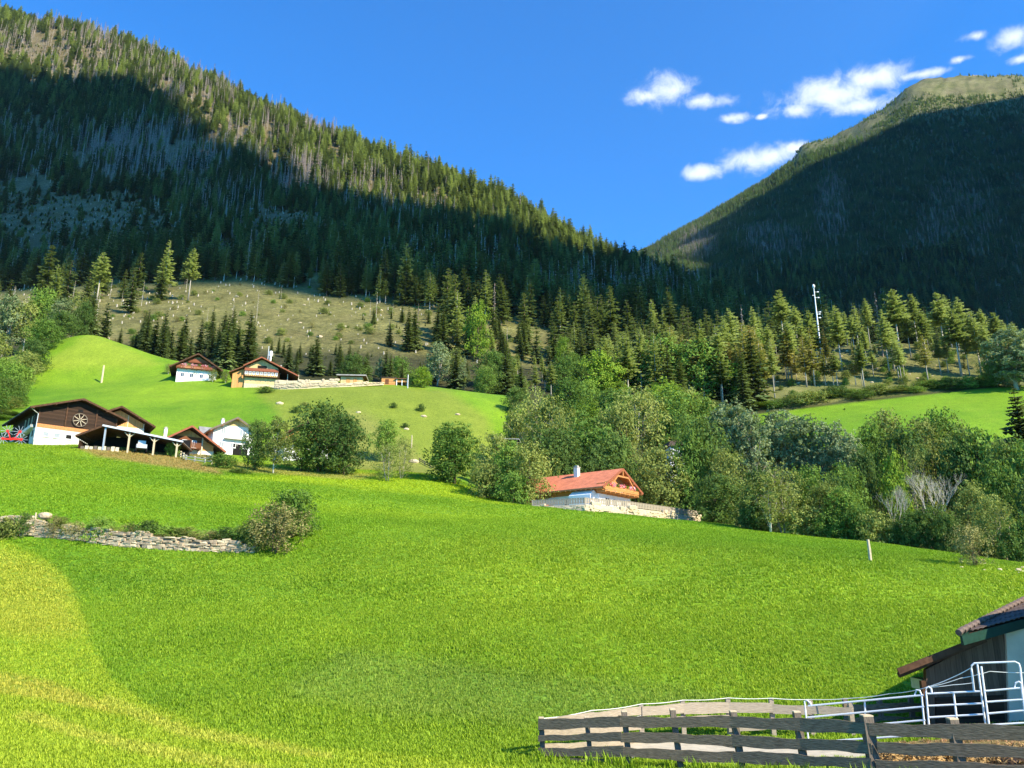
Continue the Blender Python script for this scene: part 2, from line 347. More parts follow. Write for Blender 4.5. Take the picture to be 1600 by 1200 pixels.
# ---------------------------------------------------------------- mesh helpers
class MB:
    def __init__(s): s.v = []; s.f = []; s.m = []; s.mi = 0
    def add(s, vs, fs):
        o = len(s.v); s.v += [tuple(v) for v in vs]; s.f += [tuple(i+o for i in f) for f in fs]; s.m += [s.mi]*len(fs)
    def box(s, c, d, rz=0, rot=None):
        x, y, z = (q/2 for q in d); P = [(-x,-y,-z),(x,-y,-z),(x,y,-z),(-x,y,-z),(-x,-y,z),(x,-y,z),(x,y,z),(-x,y,z)]
        m = rot if rot is not None else Matrix.Rotation(rz, 3, 'Z')
        s.add([Vector(c)+m @ Vector(p) for p in P], [(0,3,2,1),(4,5,6,7),(0,1,5,4),(1,2,6,5),(2,3,7,6),(3,0,4,7)])
    def bar(s, a, b, w, h, up=(0,0,1)):
        a, b = Vector(a), Vector(b); d = (b-a); n = d.normalized(); sd_ = n.cross(Vector(up))
        if sd_.length < 1e-4: sd_ = n.cross(Vector((1,0,0)))
        sd_.normalize(); u = sd_.cross(n)
        vs = [p + sd_*(i*w/2) + u*(j*h/2) for p in (a, b) for i, j in ((-1,-1),(1,-1),(1,1),(-1,1))]
        s.add(vs, [(0,1,2,3),(7,6,5,4),(0,4,5,1),(1,5,6,2),(2,6,7,3),(3,7,4,0)])
    def tube(s, pts, rs, n=6, cap=True):
        pts = [Vector(p) for p in pts]; o = len(s.v)
        if isinstance(rs, (int, float)): rs = [rs]*len(pts)
        for i, p in enumerate(pts):
            d = (pts[min(i+1, len(pts)-1)] - pts[max(i-1, 0)]).normalized()
            a = d.cross(Vector((0,0,1)) if abs(d.z) < .9 else Vector((1,0,0))).normalized(); b = d.cross(a)
            for k in range(n):
                t = 2*math.pi*k/n; s.v.append(tuple(p + (a*math.cos(t)+b*math.sin(t))*rs[i]))
        for i in range(len(pts)-1):
            for k in range(n):
                s.f.append((o+i*n+k, o+i*n+(k+1) % n, o+(i+1)*n+(k+1) % n, o+(i+1)*n+k)); s.m.append(s.mi)
        if cap:
            s.f.append(tuple(o+k for k in range(n))[::-1]); s.m.append(s.mi)
            e = o+(len(pts)-1)*n; s.f.append(tuple(e+k for k in range(n))); s.m.append(s.mi)
    def prism(s, poly, d):
        """extrude a polygon (3-D points) by vector d"""
        n = len(poly); vs = [Vector(p) for p in poly] + [Vector(p)+Vector(d) for p in poly]
        s.add(vs, [tuple(range(n))[::-1], tuple(range(n, 2*n))] + [(i, (i+1) % n, (i+1) % n+n, i+n) for i in range(n)])
    def mesh(s, name, mats, smooth=False):
        me = bpy.data.meshes.new(name); me.from_pydata(s.v, [], s.f)
        for m in (mats if isinstance(mats, (list, tuple)) else [mats]): me.materials.append(m)
        me.polygons.foreach_set('material_index', s.m)
        if smooth: me.polygons.foreach_set('use_smooth', [True]*len(s.f))
        me.update(); return me
    def build(s, name, mats, parent=None, smooth=False):
        return link(name, s.mesh(name, mats, smooth), parent)
def link(name, data, parent=None, loc=None):
    o = bpy.data.objects.new(name, data); col.objects.link(o)
    if parent: o.parent = parent
    if loc is not None: o.location = loc
    return o
def tag(o, label=None, cat=None, group=None, kind=None):
    for k, v in (('label', label), ('category', cat), ('group', group), ('kind', kind)):
        if v: o[k] = v
    return o
def thing(name, label, cat, loc, rz=0, group=None):
    o = link(name, None, None, loc); o.rotation_euler = (0, 0, rz); o.empty_display_size = .3
    return tag(o, label, cat, group)
def copy_tree(o, parent=None):
    c = o.copy(); col.objects.link(c); c.parent = parent
    for ch in o.children: copy_tree(ch, c)
    return c

# ---------------------------------------------------------------- ground colours (albedo of each kind of ground)
def inpoly(px, py, poly):
    r = np.zeros(px.shape, bool); n = len(poly)
    for i in range(n):
        x0, y0 = poly[i]; x1, y1 = poly[(i+1) % n]
        with np.errstate(divide='ignore', invalid='ignore'):
            c = ((y0 > py) != (y1 > py)) & (px < (x1-x0)*(py-y0)/((y1-y0) if y1 != y0 else 1e-9)+x0)
        r ^= c
    return r
def meadow_limit(px):
    return np.interp(px, [-400, 0, 40, 130, 330, 600, 790, 815, 850, 1000, 1130, 1180, 1205, 1240, 1400, 1600, 2000],
                     [226, 226, 232, 236, 222, 214, 212, 150, 112, 104, 104, 100, 96, 92, 84, 72, 68])
MOWN = [(-400,800),(0,842),(60,868),(108,905),(128,955),(140,1000),(172,1062),(230,1100),(330,1140),(480,1168),(720,1194),(860,1215),(900,1500),(-800,1500)]
def ground_colour(x, y, z):
    px, py = proj(x, y, z)
    wob = fbm(x/9, y/9, 3, 31) + .8*fbm(x/1.3, y/1.3, 3, 33)
    C = np.zeros(x.shape+(3,))
    G = np.array
    n1 = fbm(x/22, y/22, 4, 41)[..., None]; n2 = fbm(x/5, y/5, 3, 51)[..., None]
    n3 = fbm(x/38+5, y/16, 3, 71)[..., None]; mead = G([.138, .252, .012]) + n3*G([.12, .13, .006]) + n1*G([.085, .07, .006]) + n2*G([.06, .07, .004])
    def blend(c, mask, colr):
        mask = np.clip(mask, 0, 1)[..., None]; return c*(1-mask) + G(colr)*mask
    def soft(poly, w):
        """soft membership: averages a few shifted tests"""
        s = 0
        for k in range(8):
            a = k*math.pi/4
            s = s + inpoly(px + wob*w*1.5 + w*.6*math.cos(a), py + wob*w*.8 + w*.35*math.sin(a), poly)
        return s/8.0
    # terrace step: paler green on the flatter strip, deeper green below it
    band = sstep(58, 66, y)*(1-sstep(95, 118, y))
    mead = blend(mead, band*.35*(y < 120), (.135, .29, .012))
    mead = blend(mead, soft(MOWN, 6)*(y < 61)*.85, (.20, .31, .018))
    mead = blend(mead, soft([(-20,850),(70,880),(120,930),(130,990),(60,1000),(-60,980)], 22)*(y < 61)*.35, (.29, .30, .040))
    mead = blend(mead, soft([(-60,1045),(60,1060),(130,1085),(190,1120),(120,1105),(-60,1075)], 8)*(y < 40)*.5, (.31, .31, .05))
    for st in ([(160,1085),(300,1140),(520,1180),(520,1190),(280,1155),(150,1100)], [(40,1110),(200,1160),(420,1200),(400,1215),(180,1175),(20,1125)]):
        mead = blend(mead, soft(st, 6)*(y < 36)*.45, (.30, .34, .05))
    mead = blend(mead, soft([(520,1010),(800,1050),(1100,1080),(1200,1110),(800,1130),(600,1120),(420,1080)], 30)*(y < 45)*.3, (.13, .21, .045))
    mead = blend(mead, soft([(300,745),(560,745),(700,752),(830,790),(700,775),(560,760),(380,748)], 5)*(y > 90)*(y < 135)*.8, (.235, .36, .014))
    mead = blend(mead, soft([(440,735),(560,735),(800,775),(820,800),(700,778),(560,765),(430,750)], 5)*(y > 95)*(y < 135)*.6, (.225, .34, .014))
    mead = blend(mead, soft([(120,700),(230,700),(330,728),(350,742),(250,728),(150,712)], 6)*(y > 90)*(y < 130)*.8, (.27, .21, .07))
    mead = blend(mead, soft([(330,712),(400,728),(600,742),(560,750),(330,735)], 5)*(y > 105)*(y < 150)*.6, (.26, .25, .07))
    # dry pasture of the middle hill
    mead = blend(mead, soft([(440,590),(640,605),(700,610),(760,650),(790,720),(700,755),(600,740),(430,735),(440,650),(400,612)], 12)*(y > 130)*.8, (.19, .225, .032))
    mead = blend(mead, soft([(450,660),(560,640),(640,690),(680,740),(560,735)], 16)*(y > 130)*.45, (.24, .215, .075))
    mead = blend(mead, soft([(60,575),(140,520),(180,535),(250,570),(200,575),(100,578)], 8)*(y > 170)*.75, (.235, .30, .028))
    mead = blend(mead, soft([(1190,690),(1240,640),(1400,622),(1620,600),(1620,700),(1350,700)], 3)*(y > 150)*.35, (.15, .29, .012))
    strip = 1-sstep(.10, .2, np.abs(np.sin(y*.9+wob*3)))          # faint mowing lines on the hill
    mead = blend(mead, strip*(y > 130)*.18, (.20, .25, .03))
    # farm yards, track, pen
    mead = blend(mead, soft([(-60,688),(130,690),(250,700),(330,722),(330,705),(250,680),(-60,680)], 4)*(y > 112)*(y < 150)*.7, (.22, .18, .10))
    # forest floor and clear cuts
    fl = G([.055, .058, .022]) + n1*G([.03, .02, .01]) + n2*G([.02, .02, .008])
    cut = G([.170, .165, .055]) + n2*G([.10, .085, .05]) + n1*G([.06, .075, .02])
    iscut = sstep(290, 310, y)*(1-sstep(590, 640, y))*sstep(-.02, -.08, (x-40)/np.maximum(y, 1))
    fl = fl*(1-iscut[..., None]) + cut*iscut[..., None]
    far = sstep(560, 800, y)[..., None]
    fl = fl*(1-far) + (G([.16, .13, .065]) + n2*.12 + n1*.05)*far
    rk = sstep(1500, 1800, y)[..., None]
    fl = fl*(1-rk) + (G([.07, .10, .04]) + n2*.03)*rk
    alp = sstep(1350, 1550, z)*sstep(2000, 2100, y)
    alp = alp[..., None]
    fl = fl*(1-alp) + (G([.145, .150, .065]) + n2*G([.22, .18, .13]) + n1*G([.1, .12, .03]))*alp
    knoll = (soft([(1180,500),(1600,490),(1640,610),(1250,640),(1050,620)], 6)*(y > 225)*(y < 320))[..., None]
    fl = fl*(1-knoll) + (G([.15, .155, .050]) + n2*G([.16, .12, .05]) + n1*.05)*knoll
    rm = (px > 1150)*(y > 172+wob*8)*(y < 221 + wob*2)
    m = np.maximum((y < meadow_limit(px) + wob*5), rm).astype(float)
    C = np.clip(fl*(1-m[..., None]) + mead*m[..., None], .004, .8)
    # ground scarred by the winter yard beside the pen, and the sandy pen itself
    bare = soft([(1375,1135),(1620,1130),(1640,1230),(1400,1215),(1350,1170)], 8)*(y < 27)*(y > 12)
    C = blend(C, bare*.9, (.26, .18, .09))
    return C, m

# ---------------------------------------------------------------- ground meshes
COLG, MEAD = ground_colour(XX, YY, Z)
def ground_mat(name, meadow):
    m, t, b = newmat(name)
    at_ = nd(t, 'ShaderNodeAttribute', attribute_name='ground'); c = at_.outputs['Color']
    if meadow:
        n1 = noise(t, 6.0, 3, rough=.7, coord='Object'); n2 = noise(t, 1.4, 4, rough=.6); n3 = noise(t, .22, 3)
        a = nd(t, 'ShaderNodeMath', operation='MULTIPLY_ADD'); t.links.new(n1, a.inputs[0]); a.inputs[1].default_value = 1.0; t.links.new(n2, a.inputs[2])
        mul = ramp(t, a.outputs[0], [(.55, (.50, .55, .5)), (1.0, (1.0, 1.0, 1.0)), ]) if False else ramp(t, n1, [(.3, (.45, .50, .4)), (.5, (.95, .98, .9)), (.7, (1.55, 1.45, 1.4))])
        c2 = mixc(t, 1.0, c, mul, 'MULTIPLY')
        c3 = mixc(t, .6, c2, mixc(t, 1.0, c2, ramp(t, n2, [(.3, (.72, .76, .6)), (.7, (1.25, 1.2, 1.3))]), 'MULTIPLY'))
        c3 = mixc(t, .5, c3, mixc(t, 1.0, c3, ramp(t, n3, [(.3, (.75, .8, .7)), (.7, (1.2, 1.15, 1.2))]), 'MULTIPLY'))
        t.links.new(c3, b.inputs['Base Color']); bump(t, b, n1, .10, .8)
        b.inputs['Roughness'].default_value = .75; b.inputs['Specular IOR Level'].default_value = .15
    else:
        n1 = noise(t, .45, 6, rough=.7); n2 = noise(t, .06, 5, rough=.6)
        c2 = mixc(t, 1.0, c, ramp(t, n1, [(.3, (.45, .47, .42)), (.55, (1, 1, 1)), (.72, (1.9, 1.75, 1.6))]), 'MULTIPLY')
        c2 = mixc(t, 1.0, c2, ramp(t, n2, [(.3, (.75, .75, .7)), (.7, (1.25, 1.2, 1.15))]), 'MULTIPLY')
        t.links.new(c2, b.inputs['Base Color']); bump(t, b, n1, 1.6, .9); b.inputs['Roughness'].default_value = .9
    return m
M['meadow'] = ground_mat('meadow', True); M['slope'] = ground_mat('slope', False)
RS = int(np.argmin(np.abs(yrow-246)))
def grid_obj(name, r0, r1, mat):
    v = np.stack([XX[r0:r1], YY[r0:r1], Z[r0:r1]], -1).reshape(-1, 3); nr_ = r1-r0
    i = np.arange((nr_-1)*(NV-1)); r = i//(NV-1); c = i % (NV-1); a = r*NV+c
    q = np.stack([a, a+1, a+NV+1, a+NV], 1)
    me = bpy.data.meshes.new(name); me.vertices.add(len(v)); me.vertices.foreach_set('co', v.ravel())
    me.loops.add(q.size); me.loops.foreach_set('vertex_index', q.ravel().astype(np.int32))
    me.polygons.add(len(q)); me.polygons.foreach_set('loop_start', np.arange(0, q.size, 4, dtype=np.int32))
    me.update(calc_edges=True); me.polygons.foreach_set('use_smooth', np.ones(len(q), bool))
    at_ = me.color_attributes.new('ground', 'FLOAT_COLOR', 'POINT')
    cc = np.concatenate([COLG[r0:r1].reshape(-1, 3), np.ones((len(v), 1))], 1); at_.data.foreach_set('color', cc.ravel())
    me.materials.append(mat); o = link(name, me); tag(o, kind='structure'); return o
grid_obj('meadow', 0, RS+1, M['meadow'])
grid_obj('mountain_slope', RS, NRW, M['slope'])

# unseen ridge right of the view, its crest shaped to shade the far mountain
def sk(s, k, w):       # s across the sun's path, k towards the sun, w height seen from the sun -> world point
    x = s*math.cos(SUN_AZ)+k*math.sin(SUN_AZ); y = s*math.sin(SUN_AZ)-k*math.cos(SUN_AZ)
    return Vector((x, y, (w + k*math.sin(SUN_EL))/math.cos(SUN_EL)))
RW = [(300,-100),(480,250),(553,436),(621,505),(688,532),(1000,700),(1294,850),(1600,1000),(1712,1095),(1796,1185),(1853,1205),(1995,1330),(2058,1412),(2135,1448),(2174,1438),(2260,1474),(2330,1462),(2400,1445),(2446,1402),(2520,1402),(2576,1372),(2662,1350),(2731,1336),(2793,1318),(3200,1300),(3600,1000)]
ms = MB(); ss = np.linspace(300, 3600, 230); nk = 9
for s in ss:
    w = float(np.interp(s, [a for a, b in RW], [b for a, b in RW])) + 10*float(fbm(np.array(s/45.), np.array(.5), 4, 77))
    k0 = 2250
    crest = sk(s, k0, w)
    for j in range(nk):
        q = (j-4)/4.0
        d = q*1500; p = crest + Vector((sun_h[0], sun_h[1], 0))*d
        p.z = crest.z - abs(d)*1.6 - 30*abs(float(fbm(np.array(s/120.), np.array(j*1.7), 3, 5)))*(j != 4)
        if j == 4: p.z = crest.z
        ms.v.append(tuple(p))
for i in range(len(ss)-1):
    for j in range(nk-1):
        a = i*nk+j; ms.f.append((a, a+1, a+nk+1, a+nk)); ms.m.append(0)
M['ridge_forest'] = plain('ridge_forest', (.045, .06, .028), .95, .5, .01, 5)
tag(ms.build('shading_ridge', M['ridge_forest']), kind='structure')

# unseen cumulus added in the sun's path, shaped to shade the left mountain
_m, _t, _b = newmat('cloud_white'); _b.inputs['Base Color'].default_value = (.9, .9, .92, 1); _b.inputs['Roughness'].default_value = 1
t_ = _t; bump(t_, _b, noise(t_, .01, 6), 30)
cb = bmesh.new()
CU = [(345,150,0),(660,430,0)]
edgeL = lambda w: float(np.interp(w, [200,293,369,416,504,598,900,1700], [334,304,264,246,208,168,90,40])) + 14*float(fbm(np.array(w/60.), np.array(3.1), 4, 9))
edgeR = [(200,545),(421,560),(520,625),(560,640),(640,640),(713,628),(753,582),(824,548),(999,566),(1067,535),(1215,543),(1393,552),(1453,515),(1530,448),(1618,382),(1750,300)]
for w in np.arange(150, 1720, 20):
    l = edgeL(w) + max(0, 200-w)*.4; r_ = float(np.interp(w, [a for a, b in edgeR], [b for a, b in edgeR])) + rng.uniform(-14, 10)
    pass
    s = l + 24
    while s < r_ - 24:
        if 60 < s-l and r_-s > 50 and float(vnoise(np.array(s/42.), np.array(w/60.), 17)) > .80: s += 30; continue
        rad = rng.uniform(30, 38) if (s-l < 60 or r_-s < 60) else rng.uniform(42, 60)
        p = sk(min(s+rng.uniform(-4, 4), r_-24), 2300 + rng.uniform(-170, 170), w)
        bmesh.ops.create_icosphere(cb, subdivisions=1, radius=rad, matrix=Matrix.Translation(p) @ Euler((rng.random()*3, rng.random()*3, 0)).to_matrix().to_4x4())
        s += 30
me = bpy.data.meshes.new('shade_cloud'); cb.to_mesh(me); cb.free(); me.materials.append(_m)
me.polygons.foreach_set('use_smooth', [True]*len(me.polygons))
tag(link('shade_cloud', me), 'unseen cumulus added to shade the left mountain', 'shade_cloud')

# ---------------------------------------------------------------- plant models
def np_mesh(name, V, Fq, mats, mi=None, smooth=False):
    """V (n,3), Fq (m,k) faces all with k corners"""
    me = bpy.data.meshes.new(name); k = Fq.shape[1]
    me.vertices.add(len(V)); me.vertices.foreach_set('co', np.ascontiguousarray(V, np.float32).ravel())
    me.loops.add(Fq.size); me.loops.foreach_set('vertex_index', Fq.ravel().astype(np.int32))
    me.polygons.add(len(Fq)); me.polygons.foreach_set('loop_start', np.arange(0, Fq.size, k, dtype=np.int32))
    for m in (mats if isinstance(mats, list) else [mats]): me.materials.append(m)
    me.update(calc_edges=True)
    if mi is not None: me.polygons.foreach_set('material_index', mi.astype(np.int32))
    if smooth: me.polygons.foreach_set('use_smooth', np.ones(len(Fq), bool))
    return me
def leaf_quads(P, N, size, r, elong=1.6):
    """small bent quads at P facing roughly N"""
    n = len(P); A = np.cross(N, r.normal(size=(n, 3))); A /= np.linalg.norm(A, axis=1)[:, None]+1e-9
    B = np.cross(N, A); B /= np.linalg.norm(B, axis=1)[:, None]+1e-9
    s = (size*r.uniform(.6, 1.35, n))[:, None]
    a = A*s*elong*.5; b = B*s*.5
    V = np.stack([P-a, P+b, P+a, P-b], 1).reshape(-1, 3)
    return V, np.arange(4*n).reshape(n, 4)
def trunk_mb(h, r0, n=6, bend=.02, r=rng, top=.15, segs=5):
    mb = MB(); pts = []; x = y = 0
    for i in range(segs+1):
        pts.append((x, y, h*i/segs)); x += r.uniform(-bend, bend)*h/segs*2; y += r.uniform(-bend, bend)*h/segs*2
    mb.tube(pts, [r0*(1-(1-top)*i/segs)*(1.35 if i == 0 else 1) for i in range(segs+1)], n); return mb, pts
def conifer(name, mat, seed, h=22., rb=3.2, base=.06, levels=26, per=8, sub=3, droop=.35, sparse=0., ragged=.2, power=.85, bark='bark', joined=False):
    """spruce or larch: whorls of boughs, each bough a row of small hanging sprays; origin at the foot, height 1"""
    r = np.random.RandomState(seed); rr = random.Random(seed)
    tmb, _ = trunk_mb(h*.97, rb*.075, 5, .004, rr, .1, 4)
    V = []; 
    for i in range(levels):
        q = (i+r.uniform(-.3, .3))/levels; z = h*(base+(1-base)*max(0, q)); rad = rb*(1-max(0, q))**power*(1+r.uniform(-ragged, ragged)) + .12
        if base > .3: rad *= min(1, .45+q*4)      # larch crown narrows again at its foot
        n = max(3, int(per*(1-.5*q)))
        for k in range(n):
            if r.rand() < sparse: continue
            a = 2*math.pi*(k+r.uniform(-.4, .4))/n + i*1.3; L_ = rad*r.uniform(.7, 1.15)
            d = np.array([math.cos(a), math.sin(a), 0.]); s_ = np.array([-d[1], d[0], 0.])
            up = r.uniform(-.05, .2)
            for j in range(sub):
                t0 = (j)/sub*L_*.9; t1 = min(L_, t0 + L_/sub*1.35)
                z0 = z + up*t0 - droop*t0*t0/rb*.55; z1 = z + up*t1 - droop*t1*t1/rb*.8
                w = (.17*L_+.16)*(1.1-.55*j/sub)*r.uniform(.8, 1.3)
                p0 = d*t0 + [0, 0, z0]; p1 = d*t1 + [0, 0, z1]; pm = (p0+p1)/2
                dz = np.array([0, 0, -w*r.uniform(.35, .9)])
                V += [p0, pm + s_*w + dz, p1, pm - s_*w + dz]
    V = np.array(V); n = len(V)//4
    F = np.arange(4*n).reshape(n, 4)
    if joined:
        tv = np.array(tmb.v); tf = np.array([f for f in tmb.f if len(f) == 4])
        me = np_mesh(name, np.concatenate([V, tv]), np.concatenate([F, tf+len(V)]), [mat, M[bark]], np.r_[np.zeros(n), np.ones(len(tf))])
        return me
    return np_mesh(name+'_crown', V, F, mat), tmb.mesh(name+'_trunk', M[bark], True)
def dead_conifer(name, seed, h=22., mat='dead_wood', tw=1.0, n=46):
    rr = random.Random(seed); mb, pts = trunk_mb(h, .16, 5, .012, rr, .1, 4)
    for i in range(n):
        z = h*rr.uniform(.22, .99); a = rr.uniform(0, 6.28); L_ = (1-z/h)*2.2*tw+.35; L_ *= rr.uniform(.4, 1)
        p = Vector((0, 0, z)); q = p + Vector((math.cos(a)*L_, math.sin(a)*L_, -L_*rr.uniform(.1, .5)))
        mb.tube([p, q], [.05, .015], 3, False)
        # hanging remnants of twigs give the crown its brown-grey veil
        s_ = Vector((-math.sin(a), math.cos(a), 0))*.16*tw
        for t in (.4, .75):
            m_ = p.lerp(q, t); mb.add([m_-s_, m_+s_, m_+Vector((0, 0, -.4-.3*rr.random()))], [(0, 1, 2)])
    return mb.mesh(name, M[mat])
def broadleaf(name, mat, seed, h=10., w=8., leaf=.24, nleaf=4200, lobes=16, low=.12, bark='bark', slim=False, stems=1, tr=.16, sink=.0, flatb=.0):
    """tree from limbs that fork towards lobes of foliage; lobes differ in size, gaps stay between them"""
    r = np.random.RandomState(seed); rr = random.Random(seed); mb = MB(); C = []
    th = h*low
    for i in range(lobes):
        q = (i+.5)/lobes; z = h*(low + (1-low)*(q**.9)*.93); prof = math.sin(math.pi*min(1, max(.06, (q*.86+.12))))**(.7 if not slim else .5)
        if q > .8: prof *= .7
        a = i*2.4+r.uniform(-.5, .5); rad = w*.5*prof*r.uniform(.35, .72)
        if i == lobes-1: rad *= .2
        s = (w*.20 + w*.11*prof)*r.uniform(.75, 1.2)*(.8 if slim else 1)
        C.append((np.array([math.cos(a)*rad, math.sin(a)*rad, min(z, h-s*.8)]), s))
    roots = []
    for k in range(stems):
        a = k*2.2; off = .06*w*(stems > 1)*k
        b = Vector((math.cos(a)*off, math.sin(a)*off, -sink))
        lean = Vector((rr.uniform(-.08, .08)*h + (math.cos(a)*.12*w if stems > 1 else 0), rr.uniform(-.08, .08)*h, 0))
        top = b + lean + Vector((0, 0, h*.72)); r0 = tr*h/10/(1+.3*(stems-1))
        pts = [b, b.lerp(top, .33)+Vector((rr.uniform(-.1, .1), rr.uniform(-.1, .1), 0))*h*.15, b.lerp(top, .66), top]
        mb.tube(pts, [r0*1.3, r0*.85, r0*.55, r0*.2], 6); roots.append(pts)
    for c, s in C:
        pts = rr.choice(roots); c = Vector(c); t = max(.12, min(.9, (c.z/h)*.75)); 
        st = pts[0].lerp(pts[-1], t*.85); mid = st.lerp(c, .5)+Vector((0, 0, -.06*h*rr.random()))
        r1 = tr*h/10*.42*(1-t*.5); mb.tube([st, mid, c], [r1, r1*.6, r1*.2], 4, False)
        for e in range(3):
            dv = Vector((rr.gauss(0, 1), rr.gauss(0, 1), rr.gauss(.3, .8))).normalized()*s*.85
            mb.tube([mid.lerp(c, .6), c+dv], [r1*.3, r1*.08], 3, False)
    P = []; N = []; tot = sum(s**2 for _, s in C)
    for c, s in C:
        k = int(nleaf*s*s/tot); d = r.normal(size=(k, 3)); d /= np.linalg.norm(d, axis=1)[:, None]
        # twigs: sprays of leaves gathered on a shell, thinner below
        nc = max(6, k//14); cd = r.normal(size=(nc, 3)); cd /= np.linalg.norm(cd, axis=1)[:, None]; cd[:, 2] = np.where(cd[:, 2] < -.3, cd[:, 2]*.4, cd[:, 2])
        cr_ = s*r.uniform(.55, 1.12, nc); idx = r.randint(0, nc, k)
        p = c + cd[idx]*cr_[idx][:, None]*np.array([1.1, 1.1, .85 if not slim else 1.3]) + r.normal(size=(k, 3))*s*.13
        P.append(p); N.append(cd[idx]*.8 + r.normal(size=(k, 3))*.55 + [0, 0, .35])
    P = np.concatenate(P); N = np.concatenate(N); N /= np.linalg.norm(N, axis=1)[:, None]
    P[:, 2] = np.maximum(P[:, 2], h*.02)
    V, F = leaf_quads(P, N, leaf, r)
    return np_mesh(name+'_crown', V, F, M[mat]), mb.mesh(name+'_trunk', M[bark], True)
def bare_tree(name, seed, h, w, mat='bleached_wood'):
    rr = random.Random(seed); mb = MB()
    def grow(p, d, L_, r_, k):
        q = p + d*L_; m_ = p.lerp(q, .5) + Vector((rr.uniform(-1, 1), rr.uniform(-1, 1), rr.uniform(0, 1)))*L_*.08
        mb.tube([p, m_, q], [r_, r_*.8, r_*.6], 5 if k < 2 else 3, False)
        if k >= 6: return
        for _ in range(2 if k < 1 else rr.choice((2, 3, 3))):
            a = rr.uniform(.2, .62); ax = Vector((rr.gauss(0, 1), rr.gauss(0, 1), rr.gauss(0, .4))).normalized()
            nd_ = (d*math.cos(a) + ax*math.sin(a)*1.1 + Vector((0, 0, .10))).normalized(); nd_.z = max(nd_.z, .25)+.18; nd_.normalize()
            grow(m_.lerp(q, rr.uniform(.2, 1)), nd_, L_*rr.uniform(.62, .85), r_*.56, k+1)
    for s in range(2): grow(Vector((s*.25, 0, 0)), Vector((rr.uniform(-.25, .25), 0, 1)).normalized(), h*.24, h*.0095, 0)
    return mb.mesh(name, M[mat])

SPR = [conifer('spruce', M['dark_spruce'], 100+i, 22, 3.3+.3*(i % 3), .05, 30, 10, 3, .4, .06, power=.75) for i in range(4)]
SPRJ = [conifer('forest_spruce', M['forest_spruce'], 200+i, 22, 3.2+.3*(i % 3), .08+.10*(i % 2), 20, 8, 2, .4, .05, power=.58, joined=True) for i in range(4)]
FAR = [conifer('far_spruce', M['far_spruce'], 250+i, 22, 3.4, .08, 11, 6, 1, .4, .0, power=.65, joined=True) for i in range(3)]
LAR = [conifer('larch', M['larch'], 300+i, 24, 3.0+.35*(i % 3), .40+.05*(i % 3), 24, 9, 3, .15, .12, .35, .55, 'pale_bark') for i in range(5)]
LARL = [conifer('slope_larch', M['larch'], 340+i, 24, 3.0, .12+.1*i, 24, 8, 3, .2, .1, .3, .75, 'pale_bark') for i in range(2)]
LARY = [conifer('yellow_larch', M['yellow_larch'], 320+i, 20, 2.7, .30+.08*i, 22, 8, 3, .15, .15, .35, .6, 'pale_bark') for i in range(2)]
LARJ = [conifer('slope_larch', M['larch'], 360+i, 22, 2.8, .25+.1*i, 20, 8, 2, .2, .1, .2, .6, 'pale_bark', joined=True) for i in range(2)]
DEAD = [dead_conifer('dead_spruce', 400+i, 22, 'dead_needles' if i < 2 else 'dead_wood', 1.0) for i in range(4)]
DEADP = [dead_conifer('pale_snag', 420+i, 20, 'dead_pale', .7, 26) for i in range(2)]
BROAD = {}
def B(key, *a, **k): BROAD[key] = (broadleaf(key, *a, **k), a[2] if len(a) > 2 else 10.)
BH = 10.
for i in range(3): BROAD['green%d' % i] = broadleaf('leafy_tree', 'leaf_green', 500+i, BH, 7.6, 0.224, 7279, 18, .10)
for i in range(3): BROAD['dark%d' % i] = broadleaf('dark_tree', 'leaf_dark', 510+i, BH, 8.4, 0.232, 7839, 20, .08)
for i in range(2): BROAD['olive%d' % i] = broadleaf('olive_tree', 'leaf_olive', 520+i, BH, 8.0, 0.206, 6440, 20, .04, stems=3)
for i in range(3): BROAD['silver%d' % i] = broadleaf('silver_tree', 'leaf_silver', 530+i, BH, 4.8, 0.172, 6440, 16, .16, 'pale_bark', slim=True)
for i in range(2): BROAD['slim%d' % i] = broadleaf('slim_tree', 'leaf_olive', 540+i, BH, 6.2, 0.189, 5040, 16, .2, 'white_bark', tr=.13)
for i in range(2): BROAD['bright%d' % i] = broadleaf('bright_tree', 'leaf_bright', 550+i, BH, 6.6, 0.215, 6160, 15, .08)
for i in range(2): BROAD['thin%d' % i] = broadleaf('thin_tree', 'leaf_olive', 560+i, BH, 7.2, 0.172, 3639, 18, .10, 'pale_bark', stems=2, tr=.14)
for i in range(3): BROAD['shrub%d' % i] = broadleaf('shrub', ['leaf_dark', 'leaf_green', 'leaf_olive'][i], 570+i, BH, 13., .42, 3600, 15, .02, stems=3, tr=.1)
BROAD['brown'] = broadleaf('brown_tree', 'leaf_brown', 580, BH, 10., .24, 3400, 18, .12, 'bark', stems=2)

